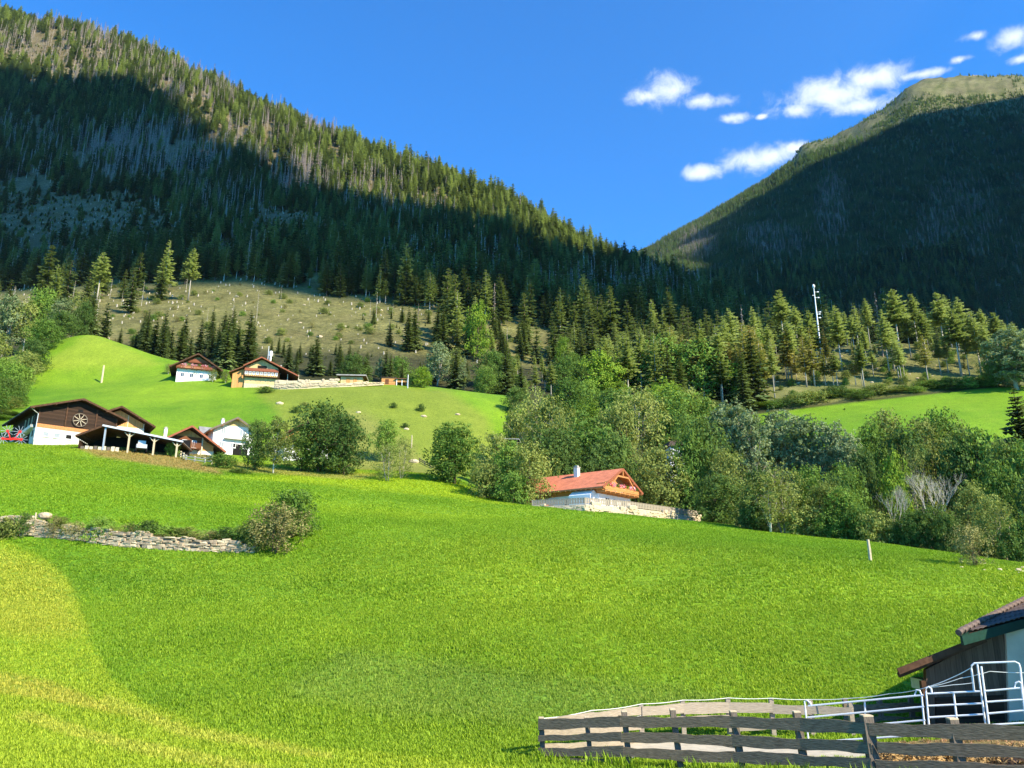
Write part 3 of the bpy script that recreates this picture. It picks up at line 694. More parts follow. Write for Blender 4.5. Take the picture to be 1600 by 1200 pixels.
counts = {}
def put_tree(pair, x, y, z, h, h0, wf, label, cat, name, group=None, rz=None, parts=True):
    """one tree: an Empty at its foot with a trunk and a crown, or one mesh when it is too small for parts"""
    rz = rng.uniform(0, 6.28) if rz is None else rz; s = h/h0
    if parts:
        t = thing(name, label, cat, (x, y, z), rz, group); t.scale = (s*wf, s*wf, s)
        link('crown', pair[0], t); link('trunk', pair[1], t)
    else:
        t = link(name, pair, None, (x, y, z)); t.rotation_euler = (0, 0, rz); t.scale = (s*wf, s*wf, s); tag(t, label, cat, group)
    return t
def tree_px(key, px, top, Y, wpx=None, label='', cat='tree', name='broadleaf_tree', group=None, base=None, sinkz=.15):
    """place by the column and top it shows in the photo and its measured distance; height follows from the ground there"""
    if base is not None:
        q = hit(px, base, max(20, Y*.8)); 
        if q and abs(q[1]-Y) < Y*.35: Y = q[1]
    x, y, z = at(px, Y, base or 750); u, t = ray(px, top); x = u*Y; z = H(x, Y)
    h = max(.5, t*Y - z); pair = BROAD[key]
    wf = 1.0
    if wpx:
        V = pair[0]; n = len(V.vertices); co = np.empty(n*3, np.float32); V.vertices.foreach_get('co', co); xs = np.abs(co.reshape(-1, 3)[:, 0]); w0 = 2*np.percentile(xs, 99)
        wf = (wpx/F*(Y*CP+z*SP))/(w0*h/BH)
    return put_tree(pair, x, Y, z-sinkz, h+sinkz, BH, wf, label, cat, name, group)

# ---------------------------------------------------------------- single trees one can point at
T = tree_px
KIND = {'green': 'fresh green round tree', 'dark': 'dense dark green tree', 'olive': 'olive-green bushy tree', 'silver': 'slim silvery-green tree', 'slim': 'slender pale-stemmed tree', 'bright': 'light yellow-green tree', 'thin': 'thin-leaved grey-green tree', 'shrub0': 'dark rounded bush', 'shrub1': 'green rounded bush', 'shrub2': 'olive rounded bush', 'brown': 'yellow-brown bush'}
ORD = ['leftmost', 'second', 'third', 'fourth', 'fifth', 'sixth', 'seventh', 'eighth', 'ninth', 'tenth', 'eleventh', 'twelfth', 'thirteenth', 'fourteenth', 'fifteenth', 'sixteenth', 'seventeenth', 'eighteenth', 'nineteenth', 'twentieth', 'twenty-first', 'twenty-second', 'twenty-third', 'twenty-fourth', 'twenty-fifth', 'twenty-sixth', 'twenty-seventh', 'twenty-eighth', 'twenty-ninth', 'thirtieth', 'thirty-first', 'thirty-second', 'thirty-third', 'thirty-fourth', 'thirty-fifth']
def which(i, n):
    return 'leftmost' if i == 0 else ('rightmost' if i == n-1 else ORD[i]+' from left')
def row(items, where, group):
    items = sorted(items, key=lambda q: q[1])
    for i, (k, px, top, Y, w) in enumerate(items):
        kd = KIND.get(k) or KIND[k.rstrip('0123456789')]; bush = kd.endswith('bush')
        T(k, px, top, Y, w, '%s, %s %s' % (kd, which(i, len(items)), where), 'bush' if bush else 'tree', 'bush' if bush else 'broadleaf_tree', group)
T('dark2', 404, 656, 117, 44, 'dark green tree covering the right corner of the white house', base=736)
T('slim0', 434, 650, 113, 58, 'slender grey-green tree with a whitish trunk, between the white house and the big dark tree', base=741)
T('dark0', 505, 626, 118, 92, 'tall dense dark tree hiding a chalet, left of its white-trunked neighbour', base=738)
T('dark1', 543, 645, 112, 72, 'dense dark tree with a whitewashed trunk at the right end of the big clump', base=742)
T('green1', 475, 672, 121, 50, 'smaller green tree leaning out left of the big dark clump', base=737)
T('bright0', 528, 692, 110, 30, 'low light green sapling under the big dark trees', base=741)
T('green0', 604, 657, 126, 48, 'fresh green tree behind the greyish olive tree on the dry pasture', base=722)
T('thin0', 607, 690, 112, 55, 'small greyish olive fruit tree in front of a fresh green tree', base=752)
T('thin1', 630, 684, 115, 42, 'sparse brownish tree just right of the small olive fruit tree', base=748)
T('green2', 712, 662, 110, 84, 'round green tree at the left end of the thicket, its shadow on the grass', base=757)
T('shrub1', 347, 709, 116, 46, 'round green bush below the white house, right of the chalet fence', 'bush', 'bush', base=731)
T('shrub0', 375, 732, 112, 30, 'low dark bush in the grass between the round bush and the trees', 'bush', 'bush', base=740)
T('shrub1', 272, 688, 121, 22, 'small bush beside the end post of the open shed', 'bush', 'bush')
T('shrub0', 416, 604, 176, 24, 'little bush on the slope just below the big upper farmhouse', 'bush', 'bush', base=614)
T('shrub0', 462, 636, 160, 16, 'dark shrub on the dry pasture above the big dark tree', 'bush', 'bush', base=645)
T('shrub2', 476, 628, 160, 14, 'brownish shrub just right of a darker one on the dry pasture', 'bush', 'bush', base=637)
T('shrub0', 615, 629, 163, 12, 'leftmost of two small dark shrubs high on the dry pasture', 'bush', 'bush', base=638)
T('shrub0', 658, 631, 163, 14, 'round dark shrub alone on the dry pasture, right of a smaller one', 'bush', 'bush', base=643)
T('shrub0', 633, 661, 158, 12, 'dark shrub low on the dry pasture above a wooden pole', 'bush', 'bush', base=669)
T('bright1', 660, 572, 196, 32, 'bright yellow-green bush at the right of the little orange sheds', 'bush', 'bush', base=606)
T('shrub1', 645, 588, 194, 16, 'dark bush between the orange sheds and the bright bush', 'bush', 'bush', base=604)
T('silver0', 685, 536, 212, 40, 'pale tall tree with bare stems standing behind the bright bush', base=603)
# the big bush at the end of the dry stone wall: two shrubs, each its own plant
T('green1', 462, 764, 58.5, 78, 'rounded dark green bush at the right end of the dry stone wall', 'bush', 'bush', base=842)
T('brown', 436, 786, 56.5, 92, 'yellowing brown bush with dry stems in front of the green bush by the stone wall', 'bush', 'bush', base=866)
T('shrub2', 395, 812, 57.3, 40, 'low brown scrub at the right end of the dry stone wall', 'bush', 'bush', base=860)
# thicket between the dry pasture and the red-roofed house
TH = [('olive1',778,672,112,66),('green2',800,690,108,60),('olive0',826,692,104,80),('dark2',856,700,121,70),('dark1',884,706,121,70),('shrub2',760,724,107,54),('shrub1',800,738,102,60),('shrub0',838,745,121,50),('dark0',870,668,122,86),
      ('thin0',835,606,142,104),('slim1',858,622,138,86),('green0',898,640,150,90),('green1',915,655,128,100),('thin1',880,640,132,86),('bright1',918,624,168,66),('olive0',806,640,150,60),('dark1',940,690,121,96)]
row(TH, 'in the thicket left of the red-roofed house', 'trees of the thicket left of the red-roofed house')
TM = [('thin1',990,600,150,120),('slim0',1012,612,152,84),('olive0',968,630,146,86),('bright0',1044,612,172,70),('dark0',1096,652,126,92),('green0',1080,676,124,70),('olive1',1030,690,124,96),('thin0',998,700,124,80),('shrub2',1020,745,124,80),('shrub1',1075,752,124,84),('dark1',1120,740,102,84),
      ('green1',1052,640,150,66),('bright1',1015,648,160,60),('dark2',965,676,124,70),('olive0',1130,700,120,70),('shrub0',1045,772,124,60),('shrub2',1105,775,124,60)]
row(TM, 'of those close behind the red-roofed house', 'trees behind the red-roofed house')
TS = [('silver0',1128,634,152,62),('silver1',1150,628,150,60),('silver2',1172,642,146,54),('silver1',1206,640,152,52),('silver0',1228,644,148,56),('silver2',1254,650,146,52),('silver1',1280,656,144,50),('silver0',1304,662,142,46),('silver2',1326,676,138,44)]
row(TS, 'of the row below the right-hand meadow', 'silvery trees below the right-hand meadow')
TR = [('green0',1362,664,140,70),('olive0',1380,640,142,76),('dark1',1408,664,132,84),('olive1',1438,646,138,84),('green2',1462,640,140,72),('thin0',1492,648,140,66),('dark0',1500,672,126,86),('green1',1532,668,124,86),('dark2',1570,684,112,90),('green0',1600,690,104,90),('olive1',1640,700,100,90),('bright0',1392,704,112,54),('dark2',1345,700,122,56),
      ('thin1',1424,694,116,60),('green1',1318,722,112,60),('dark1',1300,740,106,50),('green0',1560,725,94,80),('dark0',1622,730,88,80)]
row(TR, 'in the wood under the right-hand meadow', 'trees of the right-hand valley wood')
TF = [('dark1',1180,730,90,60),('thin0',1212,720,88,86),('slim1',1196,742,86,74),('green2',1262,728,90,64),('olive0',1286,752,86,62),('green1',1315,760,84,58),('shrub1',1340,790,82,60),('shrub0',1168,785,89,50),('shrub2',1260,790,86,60),('shrub1',1300,800,84,56),('shrub2',1365,800,80,50),
      ('dark2',1425,796,78,52),('dark0',1452,790,77,60),('dark1',1478,800,75,44),('olive0',1515,752,78,66),('olive1',1540,770,74,66),('thin1',1560,780,72,66),('shrub0',1575,825,68,60),('shrub1',1600,806,68,66),('olive0',1625,760,76,70),('shrub0',1520,828,70,50),('shrub0',1400,818,80,46)]
row(TF, 'along the lower right field edge', 'trees and bushes along the right edge of the field')
T('brown', 1512, 818, 55, 60, 'small umbrella-shaped bush with a bare stem on the stony bank at the right', 'bush', 'bush', base=884)
for i, (px, top, Y, w, lab) in enumerate([(1400, 757, 80, .9, 'leaning dead tree with bare white branches, the left one of two'), (1456, 733, 79, 1.15, 'larger dead tree with spreading bare white branches, the right one of two')]):
    x, y, z = at(px, Y); u, t = ray(px, top); h = t*Y-z
    me = bare_tree('bare_tree', 61+i, 10, w); co = max(v.co.z for v in me.vertices)
    o = link('dead_tree', me, None, (x, y, z)); s = h/co; wd_ = max(v.co.x for v in me.vertices)-min(v.co.x for v in me.vertices); sx2 = (62 if i == 0 else 92)/F*Y/wd_; o.scale = (sx2, sx2, s); tag(o, lab, 'dead tree')
# big spruce at the right edge, silver trees above it
def con_px(pool, px, top, Y, label, name='spruce_tree', cat='tree', group=None, wf=1.0, h0=22., base=None, parts=True):
    if base is not None:
        q = hit(px, base, Y*.8)
        if q and abs(q[1]-Y) < Y*.4: Y = q[1]
    u, t = ray(px, top); x = u*Y; z = H(x, Y); h = max(2, t*Y-z)
    return put_tree(rng.choice(pool), x, Y, z-.2, h, h0, wf, label, cat, name, group, parts=parts)
DENSE = conifer('dense_spruce', M['dark_spruce'], 177, 22, 4.6, .03, 46, 15, 3, .4, .03, power=.7)
con_px([DENSE], 1583, 602, 122, 'very dark tall spruce at the right edge below the bright meadow', wf=1.15)
T('silver1', 1572, 512, 216, 74, 'large silvery tree standing in the upper right corner of the bright meadow')
T('silver2', 1602, 530, 214, 66, 'pale silvery tree cut by the right edge of the photo')
T('green0', 1548, 560, 222, 44, 'green tree left of the silvery tree above the bright meadow')
# hedge along the top of the right-hand meadow
for i in range(26):
    px = 1192+i*15+rng.uniform(-5, 5); Y = 223+rng.uniform(0, 7)
    base = np.interp(px, [1190, 1250, 1400, 1560], [655, 641, 624, 610])
    T(rng.choice(['shrub0', 'shrub1', 'shrub2', 'shrub0']), px, base-rng.uniform(16, 32), Y, rng.uniform(26, 44), 'dark rounded bushes hedging the top of the right-hand meadow', 'bush', 'bush', 'bushes along the top of the right-hand meadow')
# larches of the right-hand knoll
LT = [(1137,479),(1160,500),(1184,492),(1198,505),(1216,451),(1240,476),(1262,482),(1303,474),(1328,490),(1350,464),(1392,450),(1422,457),(1436,480),(1462,455),(1474,457),(1494,462),(1516,482),(1530,481),(1550,486),(1566,500),(1580,501),(1412,478),(1376,480),(1250,500),(1318,484),(1174,476),(1228,498),(1205,520),(1485,480),(1508,490),(1598,515)]
for i, (px, top) in enumerate(sorted(LT)):
    con_px(LAR, px, top, rng.uniform(238, 288), 'tall bare-trunked larch on the right-hand knoll, %s' % which(i, len(LT)), 'larch_tree', group='larches on the right-hand knoll', wf=rng.uniform(1.0, 1.35), h0=24.)
con_px([DEAD[0]], 1366, 453, 262, 'grey leafless tree rising among the larches of the right-hand knoll', 'dead_tree', 'dead tree', h0=22., parts=False)
for i in range(110):
    px = rng.uniform(940, 1620); top = np.interp(px, [940, 1000, 1130, 1250, 1600], [520, 505, 490, 505, 500])+rng.uniform(0, 50)
    con_px(LAR if rng.random() < .7 else LARY, px, top, rng.uniform(232, 282), 'lower larches filling the gaps of the right-hand knoll', 'larch_tree', group='smaller larches on the right-hand knoll', wf=rng.uniform(.9, 1.3), h0=24.)
for i in range(30):
    px = rng.uniform(1030, 1300); top = rng.uniform(500, 545)
    con_px(LARY, px, top, rng.uniform(232, 262), 'yellowing larches at the left end of the right-hand knoll', 'larch_tree', group='yellowing larches left of the knoll', wf=1.2, h0=20.)
for i in range(90):
    px = rng.uniform(1030, 1600); Y = rng.uniform(228, 280); x, y, z = at(px, Y)
    put_tree(BROAD[rng.choice(['shrub1', 'shrub2', 'shrub0'])], x, Y, z-.1, rng.uniform(1.5, 3.2), BH, .9, 'scrubby bushes growing between the trunks of the larches', 'bush', 'bush', 'scrub between the larches')
# conifers and leaf trees behind the farms and across the middle
MID = []
for i in range(60):
    px = rng.uniform(178, 560); Y = rng.uniform(244, 300)
    top = np.interp(px, [178, 240, 300, 380, 430, 500, 560], [505, 470, 480, 470, 505, 520, 530])+rng.uniform(0, 45)
    con_px(SPR, px, top, Y, 'dark spruces in the belt behind the upper farmhouses', group='spruces behind the upper farmhouses', wf=rng.uniform(1.0, 1.35))
for i in range(46):
    px = rng.uniform(540, 800); Y = rng.uniform(236, 300); top = rng.uniform(528, 570)
    if rng.random() < .55: con_px(SPR, px, top, Y, 'dark spruces standing beyond the dry pasture', group='spruces beyond the dry pasture', wf=1.25)
    else: T(rng.choice(['green0', 'dark1', 'slim0', 'silver1', 'green2']), px, top+14, Y, None, 'leafy trees beyond the top edge of the dry pasture', group='leafy trees beyond the dry pasture')
for i in range(46):
    px = rng.uniform(560, 830); Y = rng.uniform(305, 380); top = np.interp(px, [560, 700, 830], [478, 470, 500])+rng.uniform(0, 40)
    con_px(SPR, px, top, Y, 'dark spruces closing the right end of the clear cut', group='spruces at the right end of the clear cut', wf=1.25)
for i in range(110):
    px = rng.uniform(700, 1190); Y = rng.uniform(225, 300); top = np.interp(px, [700, 780, 900, 1000, 1130], [555, 545, 530, 505, 490])+rng.uniform(0, 70)
    q = rng.random()
    if q < .38: con_px(LAR+LARL, px, top, Y, 'sunlit larches in the middle of the valley', 'larch_tree', group='larches in the middle of the valley', wf=1.25, h0=24.)
    elif q < .58: con_px(SPR, px, top, Y, 'olive spruces in the middle of the valley', group='spruces in the middle of the valley', wf=1.3)
    else: T(rng.choice(['green0', 'bright0', 'dark1', 'slim0', 'silver1', 'olive1', 'green2']), px, top+20, Y, None, 'light green trees in the middle of the valley', group='leafy trees in the middle of the valley')
for i in range(64):
    px = rng.uniform(800, 1330); Y = rng.uniform(160, 214); top = np.interp(px, [800, 900, 1050, 1200, 1240, 1340], [600, 590, 590, 640, 680, 700])+rng.uniform(0, 50)
    T(rng.choice(['green0', 'green1', 'dark1', 'olive1', 'slim0', 'thin1', 'green2', 'bright1']), px, top, Y, None, 'leafy trees filling the valley bottom', group='leafy trees filling the valley bottom')
for i in range(60):   # undergrowth that closes the wood's foot
    px = rng.uniform(800, 1640); Y = np.interp(px, [800, 1130, 1640], [124, 104, 78])+rng.uniform(0, 34); Y = max(Y, 124) if px < 1115 else Y; x, y, z = at(px, Y)
    put_tree(BROAD[rng.choice(['shrub0', 'shrub1', 'shrub2'])], x, Y, z-.2, rng.uniform(2.2, 4.2), BH, .8, 'undergrowth bushes at the foot of the valley trees', 'bush', 'bush', 'undergrowth at the foot of the valley trees')
T('bright0', 748, 470, 300, 46, 'light green tall birch-like tree above the dry pasture, in front of the dark forest')
T('bright1', 880, 524, 290, 30, 'rounded bluish green tree in the middle of the valley')
# left edge
LE = [('silver0',18,462,238,52),('slim0',50,470,240,50),('green2',74,452,244,50),('silver1',104,466,236,44),('slim1',122,458,242,40),('dark2',100,486,224,46),('green0',76,500,214,50),('dark1',60,530,200,46),('olive0',44,548,190,50),('green1',30,566,176,46),('dark0',16,590,166,48),('olive1',10,618,156,46),('green2',4,560,196,40),('slim0',-6,520,206,60),('thin1',8,640,150,36),('green0',30,612,160,34),('dark1',136,470,236,30),('green1',-10,600,150,60),('shrub1',6,660,146,40),('shrub0',22,652,150,34)]
row(LE, 'in the gully at the left edge', 'trees of the gully at the left edge')
con_px(SPR, 150, 450, 240, 'right-hand one of two slim spruces beside the left gully trees', group='slim spruces at the left foot of the clear cut', wf=1.2)
con_px(SPR, 141, 462, 238, 'left-hand, shorter one of two slim spruces beside the left gully trees', group='slim spruces at the left foot of the clear cut', wf=1.2)
con_px(LAR, 304, 386, 395, 'lone sunlit larch with a bare trunk in the middle of the clear cut', 'larch_tree', wf=1.3, h0=24., base=470)
con_px(LAR, 163, 393, 400, 'lone larch with a bare trunk at the left of the clear cut', 'larch_tree', wf=1.5, h0=24., base=474)
con_px(SPR, 20, 434, 260, 'pointed spruce above the gully trees at the left edge', wf=1.3)
con_px(SPR, 68, 432, 262, 'pointed light spruce above the gully trees, further right', wf=1.4)
# fruit trees in front of the left upper farmhouse
OL = sorted([(263,585,18),(281,588,20),(307,594,24),(332,597,22),(352,599,22),(345,592,18),(320,590,18)])
for i, (px, b, hh) in enumerate(OL):
    q = hit(px, b, 150) or at(px, 180); z = q[2]; Y = q[1]; x = q[0]
    put_tree(BROAD['thin0' if i % 2 else 'slim1'], x, Y, z-.1, hh/F*(Y*CP+z*SP), BH, 1.05, 'small pale-trunked orchard tree below the left upper farmhouse, %s' % which(i, len(OL)), 'tree', 'fruit_tree', 'orchard trees below the left upper farmhouse')

# ---------------------------------------------------------------- forests on the mountains
def scatter(n, v0, v1, y0, y1, seed):
    r = np.random.RandomState(seed); y = np.sqrt(r.uniform((y0+OY)**2, (y1+OY)**2, n))-OY; v = r.uniform(v0, v1, n); x = v*(y+OY)
    z = height(x, y); px, py = proj(x, y, z); return x, y, z, px, py, r.uniform(0, 1, n), r
def ell(px, py, cx, cy, a, b): return np.clip(1.4-((px-cx)/a)**2-((py-cy)/b)**2, 0, 1)
x, y, z, px, py, u_, r_ = scatter(56000, -.95, .62, 300, 1560, 1)
wob = fbm(x/40, y/40, 3, 61)*60
p2 = px+wob; q2 = py+wob*.5
den = np.ones(len(x))*.95
iscut = (y < np.interp(px, [0, 150, 300, 400, 500, 700, 850, 1000], [560, 520, 500, 480, 455, 410, 385, 370])-14)
den = np.where(iscut & (px < 860), .018, den)
den = np.where(iscut & (px >= 860), .8, den)
den = np.where(iscut & (px >= 700) & (px < 860), .25, den)
den *= np.where(fbm(x/48, y/70, 3, 88) > -.10, 1, .25)
den *= 1-.96*ell(p2, q2, 150, 352, 175, 54)
den *= 1-.9*ell(p2, q2, 340, 395, 90, 22)
den *= 1-.9*ell(p2, q2, 40, 330, 60, 60)
den *= 1-.96*ell(p2, q2, 445, 362, 88, 38)
den *= 1-.55*ell(p2, q2, 90, 75, 110, 40)
den *= 1-.9*ell(p2, q2, 690, 312, 60, 9)
den *= 1-.75*ell(p2, q2, 800, 425, 90, 26)
den *= 1-.85*ell(p2, q2, 850, 395, 40, 8)
den *= 1-.9*ell(p2, q2, 55, 170, 14, 60)
den *= 1-.6*ell(p2, q2, 330, 60+130, 50, 30)
pd = np.full(len(x), .04)
for cx, cy, a, b, k in [(230,250,150,48,.85),(90,72,110,34,.75),(300,140,120,36,.55),(180,105,150,40,.45),(560,300,80,26,.45),(620,340,90,24,.4),(400,225,60,45,.5),(465,285,50,30,.8),(60,430,100,30,.25),(30,250,60,60,.4),(340,330,100,40,.35),(970,470,130,26,.5),(500,215,40,14,.7),(700,420,120,30,.3)]:
    pd = np.maximum(pd, k*ell(px, py, cx, cy, a, b))
keep = u_ < den
dead = keep & (r_.uniform(0, 1, len(x)) < pd); live = keep & ~dead
hgt = r_.uniform(.6, 1.15, len(x))*(26 + 4*fbm(x/60, y/60, 2, 9))
hgt = np.where(y > 900, hgt*1.25, hgt); hgt = np.where(r_.uniform(0, 1, len(x)) < .12, hgt*1.35, hgt)
def forest_points(name, X_, Y_, Z_, S_, sources, wf=1.0):
    """points that carry the rest of a forest; every point shows one of the tree models"""
    me = bpy.data.meshes.new(name); me.vertices.add(len(X_)); me.vertices.foreach_set('co', np.stack([X_, Y_, Z_], 1).astype(np.float32).ravel())
    a = me.attributes.new('scl', 'FLOAT', 'POINT'); a.data.foreach_set('value', S_.astype(np.float32))
    o = link(name, me); md = o.modifiers.new('trees', 'NODES'); g = bpy.data.node_groups.new(name+'_nodes', 'GeometryNodeTree'); md.node_group = g
    g.interface.new_socket('Geometry', in_out='INPUT', socket_type='NodeSocketGeometry'); g.interface.new_socket('Geometry', in_out='OUTPUT', socket_type='NodeSocketGeometry')
    N = g.nodes.new; lk = g.links.new
    gi = N('NodeGroupInput'); go = N('NodeGroupOutput'); iop = N('GeometryNodeInstanceOnPoints'); j = N('GeometryNodeGeometryToInstance')
    for s in sources:
        oi = N('GeometryNodeObjectInfo'); oi.transform_space = 'ORIGINAL'; oi.inputs['Object'].default_value = s; oi.inputs['As Instance'].default_value = False
        if 'Geometry' in j.inputs: pass
        gt = N('GeometryNodeGeometryToInstance'); lk(oi.outputs['Geometry'], gt.inputs[0])
        if s is sources[0]: jj = N('GeometryNodeJoinGeometry')
        lk(gt.outputs[0], jj.inputs[0])
    g.nodes.remove(j)
    rot = N('FunctionNodeRandomValue'); rot.data_type = 'FLOAT_VECTOR'; rot.inputs[0].default_value = (-.03, -.03, 0); rot.inputs[1].default_value = (.03, .03, 6.283)
    na = N('GeometryNodeInputNamedAttribute'); na.data_type = 'FLOAT'; na.inputs['Name'].default_value = 'scl'
    cx = N('ShaderNodeCombineXYZ'); mw = N('ShaderNodeMath'); mw.operation = 'MULTIPLY'; mw.inputs[1].default_value = wf; lk(na.outputs['Attribute'], mw.inputs[0])
    lk(mw.outputs[0], cx.inputs[0]); lk(mw.outputs[0], cx.inputs[1]); lk(na.outputs['Attribute'], cx.inputs[2])
    idx = N('FunctionNodeRandomValue'); idx.data_type = 'INT'; idx.inputs['Min'].default_value = 0; idx.inputs['Max'].default_value = len(sources)-1
    iop.inputs['Pick Instance'].default_value = True
    lk(idx.outputs['Value'] if idx.outputs['Value'].enabled else [q for q in idx.outputs if q.enabled][0], iop.inputs['Instance Index'])
    lk([q for q in rot.outputs if q.enabled][0], iop.inputs['Rotation']); lk(cx.outputs[0], iop.inputs['Scale'])
    lk(gi.outputs[0], iop.inputs['Points']); lk(jj.outputs[0], iop.inputs['Instance']); lk(iop.outputs[0], go.inputs[0])
    return tag(o, kind='stuff')
def individuals(idx, pool, h0, name, cat, label, group, wf=1.0):
    out_ = []
    for k in idx:
        if name == 'spruce_tree': hgt[k] *= .68
        t = link(name, pool[int(r_.randint(len(pool)))], None, (x[k], y[k], z[k]-.6)); s = hgt[k]/h0; w_ = wf*r_.uniform(.9, 1.15)
        t.scale = (s*w_, s*w_, s); t.rotation_euler = (r_.uniform(-.03, .03), r_.uniform(-.03, .03), r_.uniform(0, 6.28)); tag(t, label, cat, group); out_.append(t)
    return out_
li = np.where(live)[0]; li = li[np.argsort(y[li])]; di = np.where(dead)[0]; di = di[np.argsort(y[di])]
NL, ND = 110, 285
SI = individuals(li[:NL], SPRJ+SPRJ+LARJ, 22., 'spruce_tree', 'tree', 'spruces scattered along the upper edge of the clear cut', 'spruces at the upper edge of the clear cut', 1.15)
DI = individuals(di[:ND], DEAD, 22., 'dead_spruce', 'dead tree', 'dead grey spruces standing in the shaded forest on the left mountain', 'dead spruces on the left mountain')
srcL = [next(o for o in SI if o.data == m) for m in SPRJ+LARJ]; srcD = [next(o for o in DI if o.data == m) for m in DEAD]
k = li[NL:]; forest_points('spruce_forest', x[k], y[k], z[k]-.6, hgt[k]/22, srcL, 1.3)
k = di[ND:]; forest_points('dead_spruce_forest', x[k], y[k], z[k]-.6, hgt[k]/20, srcD, 1.0)
# pale snags and stumps of the clear cuts
kk = np.where(iscut & (px < 900) & (px > -20) & (u_ > .1) & (u_ < .125))[0][:120]
for n_, k in enumerate(kk):
    t = link('tree_snag', DEADP[n_ % 2], None, (x[k], y[k], z[k]-.4)); s = rng.uniform(.25, .85); t.scale = (s, s, s); tag(t, 'pale bare snags left standing in the clear cut', 'dead tree', 'bare snags in the clear cut')
for i in range(170):
    cx_ = rng.uniform(150, 820); cy_ = rng.uniform(440, 540); q = hit(cx_, cy_, 295)
    if q and q[1] < 560: put_tree(BROAD[rng.choice(['shrub1', 'shrub2', 'shrub2', 'brown'])], q[0], q[1], q[2]-.2, rng.uniform(1.0, 3.6), BH, 1.1, 'low scrub growing over the clear cut', 'bush', 'bush', 'scrub on the clear cut')
def stump_mesh(seed):
    rr = random.Random(seed); mb = MB(); mb.tube([(0,0,-.2), (0,0,.5), (rr.uniform(-.1,.1),0,1.0)], [.34,.27,.25], 7); return mb.mesh('stump', M['dead_pale'])
ST = [stump_mesh(i) for i in range(3)]
sx, sy, sz, spx, spy, su, _r = scatter(26000, -.9, .3, 290, 900, 5)
ok = ((((sy < np.interp(spx, [0, 150, 300, 400, 500, 700, 850], [560, 520, 500, 480, 455, 410, 385])) & (spx < 820)) & (su < .14)) | ((ell(spx, spy, 140, 345, 125, 44) > .3) & (su < .10)) | ((ell(spx, spy, 445, 362, 74, 30) > .3) & (su < .12)))
si = np.where(ok)[0]; si = si[np.argsort(sy[si])]
stumps = []
for k in si[:290]:
    t = link('tree_stump', ST[int(k) % 3], None, (sx[k], sy[k], sz[k])); s = rng.uniform(.5, 1.0); t.scale = (s*1.1, s*1.1, s*rng.uniform(.7, 1.4)); tag(t, 'pale weathered stumps dotting the lower clear cut', 'stump', 'stumps in the lower clear cut'); stumps.append(t)
forest_points('stump_field', sx[si[290:]], sy[si[290:]], sz[si[290:]], _r.uniform(.6, 1.5, len(si)-290), [next(o for o in stumps if o.data == m) for m in ST])
# rock outcrops along the crest of the far summit
for i in range(70):
    cpx = rng.uniform(1238, 1640); u0 = ray(cpx, 190)[0]*1.0; Y = rng.uniform(2425, 2475); X = u0*Y; bm_ = bmesh.new(); bmesh.ops.create_icosphere(bm_, subdivisions=2, radius=1)
    s_ = rng.uniform(4, 13)*(.7 if cpx < 1330 else 1)
    for v in bm_.verts: v.co *= 1+rng.uniform(-.28, .28)
    me = bpy.data.meshes.new('outcrop'); bm_.to_mesh(me); bm_.free(); me.materials.append(M['stone_b']); o = link('rock_outcrop', me, None, (X, Y, H(X, Y)-s_*.25)); o.scale = (s_*1.4, s_, s_*.7); o.rotation_euler = (rng.uniform(-.4, .4), rng.uniform(-.4, .4), rng.uniform(0, 6))
    tag(o, 'craggy rock outcrops along the crest of the far summit', 'rock', 'rock outcrops on the far summit')
# young growth and brush in the cleared parts of the shaded slope
gx, gy, gz_, gpx, gpy, gu, g_r = scatter(60000, -.95, .45, 300, 1300, 12)
gok = ((ell(gpx, gpy, 150, 352, 175, 54) > 0) | (ell(gpx, gpy, 445, 362, 88, 38) > 0) | (ell(gpx, gpy, 340, 395, 90, 22) > 0) | (ell(gpx, gpy, 800, 425, 110, 34) > 0) | (ell(gpx, gpy, 90, 75, 120, 46) > 0)) & (gy > 380) & (gu < .55)
gi = np.where(gok)[0]; forest_points('young_growth', gx[gi], gy[gi], gz_[gi]-.2, g_r.uniform(.06, .26, len(gi))*np.where(g_r.uniform(0, 1, len(gi)) < .06, 2.6, 1), srcL+srcD[:1], 2.0)
# right mountain
x, y, z, px, py, u_, r_ = scatter(70000, .05, .86, 900, 2560, 2)
vis = (px > 940) & (px < 1720) & (py > 60) & (py < 600)
bare = .0+ell(px+fbm(x/60, y/60, 3, 4)*50, py, 1460, 132, 110, 13) + ((px > 1235) & (py < np.interp(px, [1235, 1256, 1345, 1400, 1440, 1600], [262, 246, 212, 172, 152, 148])))*.95
den = np.clip(1-bare*.9, 0, 1)*(1-.8*ell(px, py, 1335, 205, 40, 14))
keep = vis & (u_ < den); pd = .05 + .5*ell(px, py, 1300, 330, 26, 60) + .45*ell(px, py, 1210, 380, 50, 26) + .55*ell(px, py, 1090, 385, 30, 26) + .35*ell(px, py, 1500, 340, 60, 60) + .3*ell(px, py, 1440, 400, 30, 40)
dead = keep & (r_.uniform(0, 1, len(x)) < pd); live = keep & ~dead; hgt = r_.uniform(.65, 1.1, len(x))*24*np.where(z > 1450, .6, 1)
farsrc = []
for i, m in enumerate(FAR):
    k = np.where(live)[0][i]; t = link('spruce_tree', m, None, (x[k], y[k], z[k])); t.scale = (1, 1, 1); tag(t, 'spruces standing in the shaded forest of the right mountain', 'tree', 'spruces on the right mountain'); farsrc.append(t)
k = np.where(live)[0][3:]; forest_points('mountain_forest', x[k], y[k], z[k]-.5, hgt[k]/22, farsrc, 1.45)
k = np.where(dead)[0]; forest_points('dead_trees_far', x[k], y[k], z[k]-.5, hgt[k]/20, srcD, 1.5)

